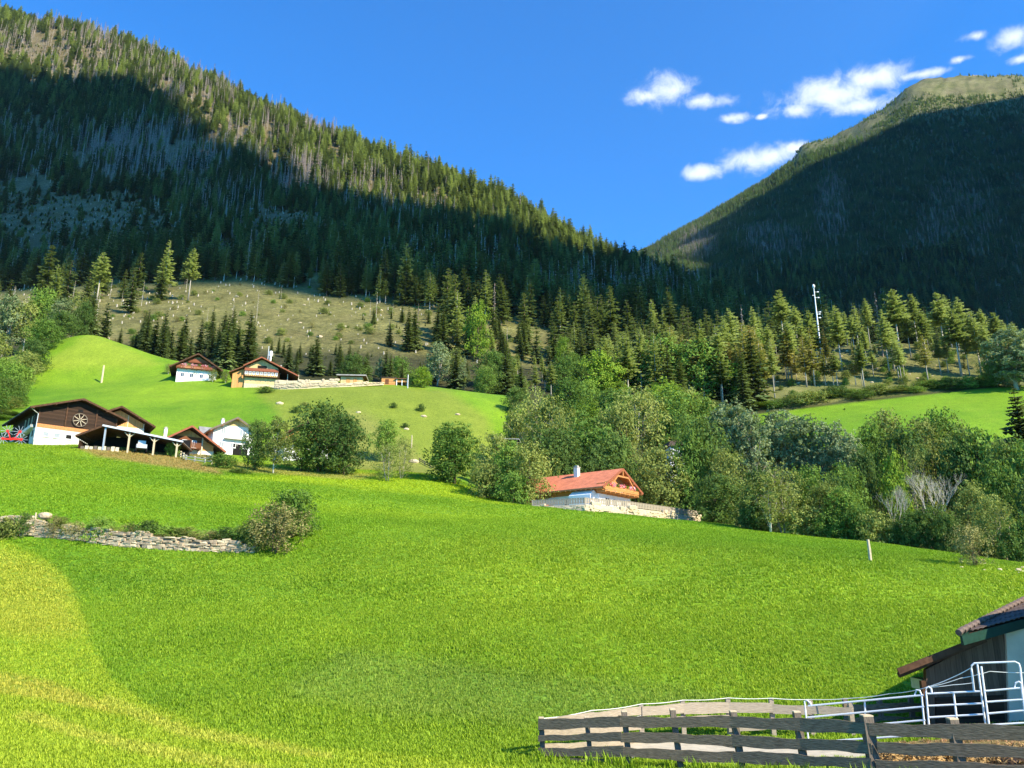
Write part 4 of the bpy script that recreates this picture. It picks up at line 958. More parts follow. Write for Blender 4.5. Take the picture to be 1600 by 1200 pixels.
# ---------------------------------------------------------------- buildings
def zpx(py, Y, px=800): return ray(px, py)[1]*Y
def window(parent, x, y, z, w, h, face='f', frame='white_paint', glass='window_glass', name='window', bars=1, d=.07, box=False):
    """framed window on a wall: face f = front gable (-y), l = left wall (-x), r = right wall (+x)"""
    f = MB(); g = MB(); t = .07
    def P(u, dpt, v):
        if face == 'f': return (x+u, y-dpt, z+v)
        if face == 'l': return (x-dpt, y-u, z+v)
        return (x+dpt, y+u, z+v)
    def bx(mb, u0, u1, v0, v1, d0, d1):
        a = Vector(P(u0, d0, v0)); b = Vector(P(u1, d1, v1)); mb.box((a+b)/2, [abs(q) for q in (b-a)])
    bx(f, -w/2, -w/2+t, 0, h, -.02, d); bx(f, w/2-t, w/2, 0, h, -.02, d); bx(f, -w/2+t, w/2-t, 0, t, -.02, d); bx(f, -w/2+t, w/2-t, h-t, h, -.02, d)
    for k in range(bars): c = -w/2+(k+1)*w/(bars+1); bx(f, c-.025, c+.025, t, h-t, 0, d-.01)
    bx(f, -w/2-.06, w/2+.06, -.06, -.003, 0, d+.08)
    o = f.build(name, M[frame], parent); bx(g, -w/2+t, w/2-t, t, h-t, .004, .02); g.build('pane', M[glass], o); return o
def opening(parent, x, y, z, w, h, face='f', mat='dark_opening', name='opening'):
    m = MB(); dx, dy = ((w, .03) if face == 'f' else (.03, w)); off = {'f': (0, -.02), 'l': (-.02, 0), 'r': (.02, 0)}[face]
    m.box((x+off[0], y+off[1], z+h/2), (dx, dy, h)); return m.build(name, M[mat], parent)
def gable_roof(parent, xl, xr, zl, zr, xa, za, y0, y1, mat, th=.16, soffit='beam', name='roof', rafters=True, purlins=True, barge='beam', rmat='beam'):
    r = MB()
    for (xe, ze) in ((xl, zl), (xr, zr)):
        r.prism([(xa, y0, za), (xe, y0, ze), (xe, y0, ze-th*.25), (xa, y0, za-th*.25)] if xe < xa else [(xe, y0, ze), (xa, y0, za), (xa, y0, za-th*.25), (xe, y0, ze-th*.25)], (0, y1-y0, 0))
    ro = r.build(name, M[mat], parent)
    s = MB()
    for (xe, ze) in ((xl, zl), (xr, zr)):
        q = [(xa, y0+.05, za-th*.25-.004), (xe, y0+.05, ze-th*.25-.004), (xe, y0+.05, ze-th), (xa, y0+.05, za-th)]
        s.prism(q if xe < xa else q[::-1], (0, y1-y0-.1, 0))
    s.build('soffit', M[soffit], ro)
    b = MB()
    for ye in (y0-.03, y1+.03):
        for (xe, ze) in ((xl, zl), (xr, zr)): b.bar((xa, ye, za-.12), (xe, ye, ze-.12), .06, .30)
    b.build('bargeboard', M[barge], ro)
    if purlins:
        for f in (0, .52, -.52, .93, -.93):
            xe, ze = (xr, zr) if f > 0 else (xl, zl); x = xa+(xe-xa)*abs(f); z = za+(ze-za)*abs(f)-th-.11
            p = MB(); p.box((x, (y0+.1+1.0)/2+.0, z), (.18, 1.2-y0+.0, .2)); p.build('purlin', M[rmat], ro)
    if rafters:
        n = int((y1-y0)/.8); rf = MB()
        for k in range(n+1):
            y = y0+.2+(y1-y0-.4)*k/n
            for (xe, ze) in ((xl, zl), (xr, zr)): rf.bar((xa+(xe-xa)*.7, y, za+(ze-za)*.7-th-.08), (xe, y, ze-th-.08), .1, .14)
        rf.build('rafter', M[rmat], ro)['kind'] = 'stuff'
    return ro
def gable_wall(parent, W, L, z0, he, apex, mat, name='wall', inset=.0, xa=0.):
    m = MB(); w = W/2-inset; m.prism([(-w, inset, z0), (w, inset, z0), (w, inset, he), (xa, inset, apex), (-w, inset, he)], (0, L-2*inset, 0)); return m.build(name, M[mat], parent)
def base_wall(parent, W, L, h, mat, name='base_wall', proud=.03, z0=-1.5):
    m = MB(); m.box((0, L/2, (h+z0)/2), (W+2*proud, L+2*proud, h-z0)); return m.build(name, M[mat], parent)
def balcony(parent, x0, x1, z, d=1.0, mat='brown_timber', face='f', y=0, flowers=None, hgt=.95, slat=.16, gap=.03, brackets=True, side=True):
    fl = MB(); fl.box(((x0+x1)/2, y-d/2, z), (x1-x0, d, .1))
    if brackets:
        n = max(2, int((x1-x0)/1.1))
        for k in range(n+1): fl.box((x0+.1+(x1-x0-.2)*k/n, y-d/2-.02, z-.14), (.12, d+.02, .16))
    b = fl.build('balcony', M[mat], parent); r = MB()
    n = int((x1-x0)/slat)
    for k in range(n): r.box((x0+slat*(k+.5), y-d-.02, z+.12+(hgt-.2)/2), (slat-gap, .03, hgt-.2))
    r.build('balusters', M[mat], b)['kind'] = 'stuff'
    t = MB(); t.box(((x0+x1)/2, y-d-.02, z+hgt), (x1-x0+.1, .12, .09))
    for xx in (x0, x1): t.box((xx, y-d/2, z+hgt-.004), (.08, d, .08)); t.box((xx, y-d/2, z+.5), (.05, d-.05, .75)) if side else None
    t.build('handrail', M[mat], b)
    if flowers:
        for k in range(int((x1-x0)/.85)):
            xx = x0+.45+k*.85; P = np.array([[xx, y-d-.12, z+hgt-.05]])+nr.normal(size=(60, 3))*[.2, .07, .13]; N = nr.normal(size=(60, 3)); N /= np.linalg.norm(N, axis=1)[:, None]
            V, F = leaf_quads(P, N, .12, nr); link('flower_box', np_mesh('flowers', V, F, M[flowers if k % 3 else 'leaf_green']), b)
    return b
def chimney(parent, x, y, z0, z1, w=.6, mat='white_plaster', cap=True):
    m = MB(); m.box((x, y, (z0+z1)/2), (w, w, z1-z0)); c = m.build('chimney', M[mat], parent)
    if cap: k = MB(); k.box((x, y, z1+.05), (w+.16, w+.16, .1)); k.box((x, y, z1+.2), (w*.7, w*.7, .2)); k.build('chimney_cap', M['concrete'], c)
    return c

# --- big dark barn with the wagon wheel
x, y, z = at(117, 124); z = zpx(696, 124); bz = z
barn = thing('barn', 'big dark weathered barn with a wagon wheel on its gable and a white base', 'barn', (x, y, z), R(44))
W_, L_ = 11.8, 17.0; AP = zpx(628, 124)-z; HE = zpx(645, 124)-z
base_wall(barn, W_, 3.2, 2.25, 'cream_plaster', z0=-2.5); m = MB(); m.box((0, 10.1, -.05), (W_-.05, 13.8, 4.55)); m.build('side_wall', M['dark_timber'], barn)
m = MB(); m.box((0, -.02, 2.55), (W_+.05, .1, .6)); m.build('plank_band', M['orange_beam'], barn)
gable_wall(barn, W_, L_, 2.25, HE, AP, 'dark_timber')
for xx in (-W_/2+.1, -1.9, 2.6, W_/2-.1):
    m = MB(); top = AP-(AP-HE)*abs(xx)/(W_/2); m.box((xx, -.09, (2.9+top)/2), (.2, .16, top-2.9)); m.build('post', M['beam'], barn)
gable_roof(barn, -W_/2-1.5, W_/2+1.3, HE-.35, HE-.30, 0, AP+.38, -1.25, L_+1, 'grey_roof', .2)
wh = MB(); wc = Vector((.15, -.28, zpx(656.5, 124)-z)); R0 = 1.08; N_ = 28
for k in range(N_):
    a0, a1 = 2*math.pi*k/N_, 2*math.pi*(k+1)/N_
    wh.bar(wc+Vector((math.cos(a0)*R0, 0, math.sin(a0)*R0)), wc+Vector((math.cos(a1)*R0, 0, math.sin(a1)*R0)), .12, .13, (0,1,0))
whl = wh.build('wagon_wheel', M['fence_post'], barn)
for k in range(8):
    a = k*math.pi/4+.3; s = MB(); s.bar(wc, wc+Vector((math.cos(a)*R0, 0, math.sin(a)*R0)), .07, .09, (0,1,0)); s.build('spoke', M['pale_wood'], whl)
s = MB(); s.tube([wc+Vector((0,-.14,0)), wc+Vector((0,.1,0))], .17, 8); s.build('hub', M['fence_post'], whl)
for zz in (wc.z+1.35, wc.z-1.65): opening(barn, wc.x-.05, 0, zz, .75, .42, name='hatch')
for k, xx in enumerate((-4.4, -2.8, -1.1)): window(barn, xx, -.03, .85, .95, .8, glass='grey_glass' if k < 2 else 'dark_opening', frame='white_paint', bars=0)
for k, yy in enumerate((1.5, 3.2, 6, 9)): window(barn, -W_/2-.03, yy, 2.6 if k else 1.0, .8, .9, 'l', bars=0, frame='fence_post')
s = MB(); s.tube([(-W_/2-1.3, -.9, HE-.5), (-W_/2-.1, -.5, HE-1.2), (-W_/2-.1, -.2, .1)], .06, 6); s.build('downpipe', M['metal'], barn)
m = MB(); m.bar((-W_/2-.05, 1.5, 2.6), (-W_/2-1.6, 9.5, .2), .9, .5); m.build('ramp_wall', M['cream_plaster'], barn)
for k in range(3):
    m = MB(); m.box((-W_/2-.06, 3.2+2.2*k, 3.4), (.12, .16, 2.2)); m.build('post', M['pale_wood'], barn)
m = MB(); w2 = wc; 
for k in range(16):
    a0, a1 = 2*math.pi*k/16, 2*math.pi*(k+1)/16; c = Vector((-W_/2-.12, 1.9, 3.9))
    m.bar(c+Vector((0, math.cos(a0)*.55, math.sin(a0)*.55)), c+Vector((0, math.cos(a1)*.55, math.sin(a1)*.55)), .07, .08, (1,0,0))
m.build('cart_wheel', M['fence_post'], barn)

# --- second barn behind it
Yb = 137; x, y, z = at(183, Yb)
b2 = thing('barn', 'light timbered barn gable behind the open grey-roofed shed', 'barn', (x, y, z), R(34))
AP = zpx(641, Yb)-z; HE = AP-2.1
base_wall(b2, 8.6, 12, 1.5, 'cream_plaster'); gable_wall(b2, 8.6, 12, 1.5, HE, AP, 'golden_timber')
for xx in (-4.2, -1.5, 1.5, 4.2): m = MB(); m.box((xx, -.06, 1.5+(AP-1.5-abs(xx)*.49)/2), (.14, .1, AP-1.5-abs(xx)*.49)); m.build('post', M['pale_wood'], b2)
gable_roof(b2, -6.2, 6.0, HE-.6, HE-.5, 0, AP+.5, -1.6, 13, 'brown_roof', .2)

# --- open shed (carport)
Yc = 117; x, y, z = at(157, Yc)
cp = thing('open_shed', 'open wooden shed on posts with a low grey roof in front of the big barn', 'shed', (x, y, z), R(12))
ap = zpx(665, Yc)-z
gable_roof(cp, -3.7, 11.8, ap-1.75, ap-2.1, 0, ap, -.4, 7.5, 'pale_roof', .2, purlins=False)
m = MB(); m.bar((-.05, -.5, ap-.05), (11.9, -.5, ap-2.15), .12, .26); m.build('gutter', M['metal'], cp)
for k, (xx, yy) in enumerate(((.35, -.1), (3.9, -.1), (7.6, -.1), (11.0, -.1), (3.9, 6.8), (9.5, 6.8))):
    hh = ap-.2-2.1*xx/11.8; p = MB(); gz = -1.2
    p.box((xx, yy, (hh+gz)/2), (.24, .24, hh-gz)); po = p.build('post', M['dull_metal' if k == 0 else 'pole_wood'], cp)
    if k: 
        b = MB(); b.bar((xx-.75, yy, hh-.02), (xx, yy, hh-.8), .12, .12); b.bar((xx+.75, yy, hh-.15), (xx, yy, hh-.8), .12, .12); b.build('brace', M['pole_wood'], po)
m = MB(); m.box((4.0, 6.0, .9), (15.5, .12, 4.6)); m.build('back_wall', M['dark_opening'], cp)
m = MB(); m.box((-3.2, 3.6, .2), (.12, 7, 2.6)); m.build('side_wall', M['dark_timber'], cp)
for k in range(9):
    m = MB(); m.box((-2.6+k*.62, -.05, .15), (.5, .05, .75+.2*(k % 2))); m.build('board', M['pale_wood' if k % 3 else 'fence_post'], cp)
lt = thing('farm_trailer', 'pale blue-grey farm machine parked under the open shed', 'machine', tuple(Vector((x, y, z)) + Matrix.Rotation(R(12), 3, 'Z') @ Vector((5.4, 1.4, 0))), R(30))
m = MB(); m.box((0, 0, .95), (1.5, 2.2, .6)); m.box((0, -.3, 1.55), (1.1, 1.0, .6)); m.build('body', M['dull_metal'], lt)
for sx_ in (-.75, .75):
    for sy_ in (-.7, .8): m = MB(); m.tube([(sx_-.1, sy_, .4), (sx_+.1, sy_, .4)], .42, 12); m.build('wheel', M['dark_opening'], lt)

# --- red hay tedder left of the barn
x, y, z = at(18, 118)
td = thing('hay_tedder', 'red hay tedder folded up beside the left corner of the big barn', 'hay tedder', (x, y, z+.1), R(20))
m = MB(); m.bar((-1.4, 0, .7), (1.4, 0, .8), .25, .25); m.bar((0, -.9, .5), (0, .6, 1.0), .2, .3); m.bar((-.3, 0, .8), (-.8, .1, 2.0), .14, .14); m.bar((.3, 0, .8), (.8, .1, 2.1), .14, .14); m.build('frame', M['red_paint'], td)
for k, (a, b, c) in enumerate(((-1.3, 0, .75), (1.2, 0, .75), (-.85, .1, 2.0), (.85, .1, 2.0))):
    h_ = MB(); h_.tube([(a, b-.08, c), (a, b+.08, c)], .22, 10); hb = h_.build('rotor', M['red_paint'], td)
    tn = MB()
    for q in range(10):
        w = q*.628; tn.bar((a, b, c), (a+math.cos(w)*.95, b-.1, c+math.sin(w)*.95), .05, .05, (0, 1, 0))
    tn.build('tines', M['dull_metal'], hb)

# --- brown chalet
Yh = 130; x, y, z = at(292, Yh); z = zpx(713, Yh)
ch = thing('chalet', 'brown timber chalet with two balconies and a wide low gable roof', 'house', (x, y, z), R(36))
AP = zpx(671, Yh)-z; HE = AP-2.45
base_wall(ch, 8.6, 9.5, 1.4, 'cream_plaster'); gable_wall(ch, 8.6, 9.5, 1.4, HE, AP, 'brown_timber')
m = MB(); m.prism([(-2.2, -.04, AP-1.25), (2.2, -.04, AP-1.25), (0, -.04, AP-.08)], (0, .1, 0)); m.build('gable_boards', M['golden_timber'], ch)
m = MB(); m.prism([(2.4, -.04, HE-1.0), (4.25, -.04, HE-1.0), (4.25, -.04, HE-.05), (2.4, -.04, HE+.95)], (0, .1, 0)); m.build('gable_boards', M['orange_timber'], ch)
gable_roof(ch, -5.9, 6.0, HE-.95, HE-1.0, 0, AP+.42, -1.7, 10.3, 'rust_tiles', .2, barge='red_beam')
balcony(ch, -3.9, 1.9, HE-.95, 1.1, 'brown_timber'); balcony(ch, -2.8, 4.2, HE-3.0, 1.2, 'beam')
for xx in (-2.6, -.6, 1.0): window(ch, xx, 0, HE-.7, .8, 1.3)
for xx in (-2.2, .2, 2.4, 3.6): window(ch, xx, 0, HE-2.6, 1.0, 1.2, bars=1)
for xx in (2.3, -4.0): m = MB(); m.box((xx, -.12, (AP-1)/2), (.2, .2, AP-1.4)); m.build('post', M['pale_wood'], ch)
chimney(ch, -3.0, 4, HE, AP+.45, .5)

# --- white house
Yw = 137; x, y, z = at(364, Yw); z = zpx(711, Yw)
wh_ = thing('white_house', 'white plastered house with a grey roof and a dark garage opening', 'house', (x, y, z), R(34))
AP = zpx(656, Yw)-z; HE = AP-1.9
gable_wall(wh_, 7.4, 8.5, -2, HE, AP, 'white_plaster')
m = MB(); m.prism([(-2.0, -.04, AP-1.2), (2.0, -.04, AP-1.2), (0, -.04, AP-.05)], (0, .1, 0)); m.build('gable_boards', M['pale_timber'], wh_)
gable_roof(wh_, -4.7, 4.7, HE-.55, HE-.55, 0, AP+.32, -1.1, 9.3, 'grey_roof', .18, soffit='pale_timber', barge='fence_post', rmat='orange_beam')
cgx = -3.7  # cross gable on the left side
cg = MB(); cg.prism([(-3.72, 5.2, 1), (-3.72, 8.0, 1), (-3.72, 8.0, HE-.2), (-3.72, 6.6, HE+1.0), (-3.72, 5.2, HE-.2)], (-.5, 0, 0)); cg.build('side_gable', M['white_plaster'], wh_)
cr_ = MB(); cr_.prism([(-5.0, 4.6, HE-.7), (-5.0, 6.6, HE+1.15), (-5.0, 6.6, HE+1.3), (-5.0, 4.5, HE-.6)], (4.0, 0, 0)); cr_.prism([(-5.0, 6.6, HE+1.15), (-5.0, 8.6, HE-.7), (-5.0, 8.7, HE-.6), (-5.0, 6.6, HE+1.3)], (4.0, 0, 0)); cr_.build('side_roof', M['grey_roof'], wh_)
for yy in (1.6, 4.0): window(wh_, -3.7, yy, HE-1.5, .7, 1.1, 'l'); window(wh_, -3.7, yy, HE-3.6, .7, 1.1, 'l')
window(wh_, -4.22, 6.6, HE-1.3, .7, 1.1, 'l')
for xx in (-2.1, 1.3): window(wh_, xx, 0, HE-1.1, 1.1 if xx > 0 else .8, 1.3, bars=1, glass='grey_glass')
for xx in (-2.2, -.2, 2.0): window(wh_, xx, 0, HE-3.3, 1.0, .9, bars=1, glass='grey_glass'); 
m = MB()
for xx in (-.2, 2.0): m.tube([(xx+math.cos(a)*.75, -.03, HE-2.95+max(0, math.sin(a))*.75) for a in [math.pi*k/8 for k in range(9)]], .07, 5)
m.build('window_arch', M['concrete'], wh_)
m = MB(); m.box((.4, -.35, HE-1.75), (4.6, .7, .14)); m.build('ledge', M['concrete'], wh_)
opening(wh_, 1.2, 0, -.05, 2.6, 2.1, name='garage_opening'); m = MB(); m.box((-3.75, -.1, HE/2-.5), (.1, .1, HE+.5)); m.build('downpipe', M['dull_metal'], wh_)
m = MB(); m.box((-5.0, 1.0, .3), (3.0, 3.0, 2.2)); m.build('annex_wall', M['yellow_stone'], wh_)
chimney(wh_, -1.6, 3.2, HE, AP+.4, .5)

# --- chalet hidden behind the big dark trees
Yk = 140; x, y, z = at(478, Yk)
hk = thing('chalet', 'brown-roofed chalet almost hidden behind the big dark trees', 'house', (x, y, z), R(30))
AP = zpx(662, Yk)-z; HE = AP-2.2
base_wall(hk, 8, 9, 2.6, 'white_plaster'); gable_wall(hk, 8, 9, 2.6, HE, AP, 'orange_timber'); gable_roof(hk, -5.2, 5.2, HE-.5, HE-.5, 0, AP+.4, -1.2, 9.8, 'brown_roof', .2); balcony(hk, -3.8, 3.8, 2.9, 1.0)
for xx in (-2.4, 0, 2.4): window(hk, xx, 0, 3.2, .9, 1.2)
m = MB(); m.box((-5.2, -.5, 2.0), (1.6, 1.2, .35)); m.build('awning', M['leaf_bright'], hk) if False else None

# --- upper left farmhouse
Yf = 193; x, y, z = at(306, Yf); z -= .3
fa = thing('farmhouse', 'left upper farmhouse with a very dark roof, cream gable and red balcony', 'house', (x, y, z), R(20))
AP = zpx(557.5, Yf)-z; HE = AP-2.6
base_wall(fa, 9.6, 10, HE-.9, 'white_plaster'); gable_wall(fa, 9.6, 10, HE-.9, HE, AP, 'pale_timber')
gable_roof(fa, -6.6, 6.4, HE-1.1, HE-1.0, 0, AP+.45, -1.8, 10.8, 'brown_roof', .28, rafters=False)
balcony(fa, -5.0, 4.8, HE-.95, 1.1, 'red_beam', flowers='flower'); balcony(fa, -2.3, 2.6, HE+.75, .7, 'red_beam', brackets=False)
for xx in (-3.4, -1.2, 1.2, 3.4): window(fa, xx, 0, HE-.8, .9, 1.2); window(fa, xx, -.03, HE-3.2, .9, 1.1)
opening(fa, .3, 0, HE-.1, 2.6, .75); chimney(fa, -3.2, 5, HE, AP+.3, .6)

# --- big upper farmhouse
Yg = 186; x, y, z = at(407, Yg); z = zpx(608, Yg)
fb = thing('farmhouse', 'large upper farmhouse with pale boarded gable, flower balcony and lean-to porch', 'house', (x, y, z), R(14))
k_ = (Yg*CP+z*SP)/F; AP = (608-560)*k_*1.0; HE = (608-573)*k_
base_wall(fb, 7.9, 11, (608-600)*k_, 'yellow_stone', z0=-2); gable_wall(fb, 7.9, 11, (608-600)*k_, HE, AP, 'pale_timber', xa=-.2)
gable_roof(fb, -4.4, 9.0, HE+.0, HE-1.8, -.2, AP+.4, -1.3, 11.8, 'rust_tiles', .22, rafters=False, barge='red_beam')
lt_ = MB(); lt_.prism([(-7.0, .6, -1.5), (-3.96, .6, -1.5), (-3.96, .6, HE-.3), (-7.0, .6, HE-1.7)], (0, 8, 0)); lt_.build('left_wing', M['golden_timber'], fb)
lr = MB(); lr.prism([(-7.8, -.3, HE-1.85), (-3.98, -.3, HE+.05), (-3.98, -.3, HE+.25), (-7.8, -.3, HE-1.65)], (0, 9.6, 0)); lr.build('wing_roof', M['rust_tiles'], fb)
opening(fb, .0, 0, AP-2.6, 2.2, 1.0); m = MB(); m.box((0, -.1, AP-2.8), (2.5, .12, .5)); m.build('gable_rail', M['red_beam'], fb)
m = MB(); m.box((0, -.25, HE-.75), (8.2, .5, .75)); m.build('pent_roof', M['red_beam'], fb)
balcony(fb, -4.3, 4.3, HE-2.6, .95, 'beam', slat=.5, gap=.35)
for k in range(9): window(fb, -3.6+k*.9, -.98, HE-2.2, .62, .75, frame='white_paint', glass='grey_glass', bars=0, name='white_panel')
pr = MB()
for xx in (6.3, 9.0): pr.box((xx, .2, 3.1), (.16, .16, 2.6))
pr.build('porch_posts', M['pale_wood'], fb)
m = MB(); m.box((6.6, .2, 2.35), (5.2, .08, .75)); m.build('porch_railing', M['pale_wood'], fb)
m = MB(); m.box((6.6, 4, .9), (5.4, 7.4, 1.9)); m.build('porch_base', M['yellow_stone'], fb)
m = MB(); m.box((6.5, 7.5, 3.2), (5.0, .15, 2.6)); m.build('porch_back_wall', M['dark_timber'], fb)
s = MB(); s.tube([(1.5, 4, AP-.6), (1.5, 4, AP+2.2)], .26, 8); fl_ = s.build('flue', M['metal'], fb); s = MB(); s.tube([(1.5, 4, AP+2.2), (1.5, 4, AP+3.6)], .45, 8); s.build('flue_head', M['metal'], fl_)
s = MB(); s.tube([(4.2, 5, HE), (4.2, 5, AP+.3)], .2, 6); s.build('chimney', M['concrete'], fb)
# stone retaining wall right of it
def stone_wall(name, label, cat, path, heights, size, mats, n_max=300, thick=.5, depth=.35, seed=1, name_s='stone', core='mortar', z0off=-.4):
    """dry stone wall: a dark core and courses of single stones laid on its face; path = base points, heights at them"""
    r = random.Random(seed); o = path[0]; t = thing(name, label, cat, tuple(o)); o = Vector(o)
    pv = [Vector(p) for p in path]; c = MB()
    for i in range(len(pv)-1):
        a, b = pv[i], pv[i+1]; d = (b-a); n = Vector((d.y, -d.x, 0)).normalized()*-1
        for s_ in (1,): c.prism([a-o+Vector((0,0,z0off)), b-o+Vector((0,0,z0off)), b-o+Vector((0,0,heights[i+1]*.94)), a-o+Vector((0,0,heights[i]*.94))], n*thick)
    c.build('core', M[core], t)
    shapes = []
    for k in range(6):
        bm_ = bmesh.new(); bmesh.ops.create_cube(bm_, size=1); 
        for v in bm_.verts: v.co += Vector((r.uniform(-.14, .14), r.uniform(-.1, .1), r.uniform(-.17, .17)))
        bmesh.ops.bevel(bm_, geom=bm_.edges[:], offset=.1, segments=1, affect='EDGES'); me = bpy.data.meshes.new('stone'); bm_.to_mesh(me); bm_.free(); me.materials.append(M[mats[k % len(mats)]]); shapes.append(me)
    L_tot = sum((pv[i+1]-pv[i]).length for i in range(len(pv)-1)); spots = []
    s_ = 0
    for i in range(len(pv)-1):
        seg = pv[i+1]-pv[i]; ln = seg.length; d = seg.normalized(); u = 0
        hmax = max(heights[i], heights[i+1]); zc = 0; row = 0
        while zc < hmax:
            hh = size[1]*r.choice((.6, .8, 1, 1.2, 1.8)); u = -r.uniform(0, size[0])
            while u < ln:
                w = size[0]*r.choice((.4, .6, .8, 1, 1.3, 1.9)); um = u+w/2; hloc = heights[i]+(heights[i+1]-heights[i])*min(1, max(0, um/ln))
                if zc+hh*.4 < hloc*(.86+.28*math.sin(um*1.3)*math.sin(um*.37+1)) and 0 < um < ln and r.random() > .05:
                    p = pv[i]+d*um+Vector((0, 0, zc+hh/2)); spots.append((p, d, w, hh))
                u += w
            zc += hh
    r.shuffle(spots)
    if len(spots) > n_max: rest = spots[n_max:]; spots = spots[:n_max]
    else: rest = []
    for p, d, w, hh in spots:
        q = link(name_s, r.choice(shapes), t, p-o+Vector((d.y, -d.x, 0))*r.uniform(-.03, .08)); p.z += 0; q.rotation_euler = (r.uniform(-.12, .12), r.uniform(-.16, .16), math.atan2(d.y, d.x)+r.uniform(-.08, .08)); q.scale = (w*.97, depth*r.uniform(.8, 1.2), hh*.97)
    if rest:
        mb = MB()
        for p, d, w, hh in rest:
            mb.mi = r.randrange(len(mats)); mb.box(p-o+Vector((d.y, -d.x, 0))*r.uniform(-.03, .08), (w*.95, depth, hh*.93), 0, (Matrix.Rotation(math.atan2(d.y, d.x)+r.uniform(-.1, .1), 3, 'Z') @ Matrix.Rotation(r.uniform(-.1, .1), 3, 'Y')))
        mb.build('small_stones', [M[q] for q in mats], t)['kind'] = 'stuff'
    return t
def path_px(pts):  return [Vector(pt(*p)) for p in pts]
pth = path_px([(428,607,184),(470,605,184),(528,603,186)]); hs = [13*.155, 12*.155, 11*.155]
stone_wall('retaining_wall', 'long pale stone retaining wall right of the large upper farmhouse', 'wall', pth, hs, (.9, .35), ['yellow_stone', 'stone_c'], 200, seed=3, core='yellow_stone')
pth = path_px([(528,603,186),(566,601,188),(600,599,191)]); stone_wall('low_wall', 'low pale stone kerb under the small flat-roofed shed', 'wall', pth, [.75, .6, .3], (.8, .3), ['yellow_stone', 'stone_c'], 120, seed=4, core='yellow_stone')
# small sheds
Ys = 191; x, y, z = at(549, Ys); z = zpx(601, Ys)
sh = thing('flat_roofed_shed', 'small boarded shed with a flat projecting roof on the hilltop', 'shed', (x, y, z), R(4))
m = MB(); m.box((0, 2, 1.0), (5.6, 4, 2.4)); m.build('wall', M['pale_timber'], sh); m = MB(); m.box((0, 1.8, 2.35), (7.6, 5.4, .3)); m.build('roof', M['pale_roof'], sh)
m = MB(); m.box((0, 1.8, 2.17), (7.3, 5.1, .06)); m.build('soffit', M['beam'], sh)
for xx in (-.9, .9): m = MB(); m.box((xx, -.04, .9), (.9, .06, 1.8)); m.build('door', M['golden_timber'], sh)
Ys = 194; x, y, z = at(607, Ys)
sh = thing('wooden_shed', 'low orange-brown wooden shed, the left one of two on the hill edge', 'shed', (x, y, z), R(2))
m = MB(); m.box((0, 1.5, .8), (3.7, 3, 2.2)); m.build('wall', M['orange_timber'], sh); m = MB(); m.prism([(-2, -.2, 1.95), (2, -.2, 1.9), (2, -.2, 2.05), (-2, -.2, 2.1)], (0, 3.4, 0)); m.build('roof', M['brown_roof'], sh)
m = MB(); m.box((-.4, -.03, .9), (.9, .05, 1.3)); m.build('door', M['brown_timber'], sh)
x, y, z = at(628, Ys)
sh = thing('wooden_shed', 'open-fronted shed with reddish roof, the right one of two on the hill edge', 'shed', (x, y, z), R(2))
m = MB(); m.box((0, 2.4, .8), (3.0, .2, 2.4)); m.build('back_wall', M['orange_timber'], sh); m = MB(); m.prism([(-1.8, -.4, 1.75), (1.8, -.4, 1.75), (1.8, 3, 2.5), (-1.8, 3, 2.5)], (0, 0, .14)); m.build('roof', M['rust_tiles'], sh)
for xx in (-1.4, 0, 1.4): m = MB(); m.box((xx, 0, .7), (.2, .2, 2.2)); m.build('post', M['white_paint'], sh)
m = MB(); m.box((0, 0, 1.2), (2.8, .06, .5)); m.build('front_board', M['golden_timber'], sh)
x, y, z = at(637, 190); ps = MB(); ps.tube([(0, 0, 0), (0, 0, 3.6)], .12, 6); p_ = link('post', ps.mesh('post', M['dull_metal'])); p_.location = (x, y, z); tag(p_, 'short grey post at the right end of the two small sheds', 'post')

# --- red-roofed house with its terrace
ZT = 10.45; Yr = 104.0
u_, t_ = ray(960, 760); rx_, ry_ = u_*Yr, Yr
rh = thing('red_roofed_house', 'new chalet with an orange-red tiled roof and a flowered timber balcony', 'house', (rx_, ry_, ZT), R(51))
AP = zpx(737, Yr)-ZT; HE = AP-1.95; W_, L_ = 8.0, 13.5
base_wall(rh, W_, L_, 2.3, 'white_plaster', z0=-1); gable_wall(rh, W_, L_, 2.3, HE, AP, 'orange_timber')
gable_roof(rh, -W_/2-1.25, W_/2+1.1, HE-.68, HE-.60, 0, AP+.32, -1.45, L_+.9, 'red_tiles', .2, soffit='orange_beam', barge='red_beam', rmat='orange_beam')
balcony(rh, -W_/2-.4, W_/2+.3, 2.6, 1.25, 'orange_timber', flowers='flower')
for s_ in (-1, 1): m = MB(); m.bar((s_*2.9, -1.3, 3.4), (s_*1.2, -1.35, AP-.7), .2, .2); m.build('brace', M['orange_beam'], rh)
m = MB(); m.box((0, -1.35, AP-.85), (3.6, .2, .22)); m.bar((0, -1.35, AP-.8), (0, -1.35, AP), .2, .2); m.build('truss', M['orange_beam'], rh)
for xx in (-2.0, 0, 2.0): window(rh, xx, 0, 2.75 if xx else 2.6, 1.0, 1.25); window(rh, xx, -.03, .7, 1.2, 1.2, bars=1)
for yy in (2.0, 5.0): window(rh, -W_/2-.03, yy, .9, 1.0, 1.0, 'l')
chimney(rh, -1.0, 5.4, HE, AP+.95, .62)
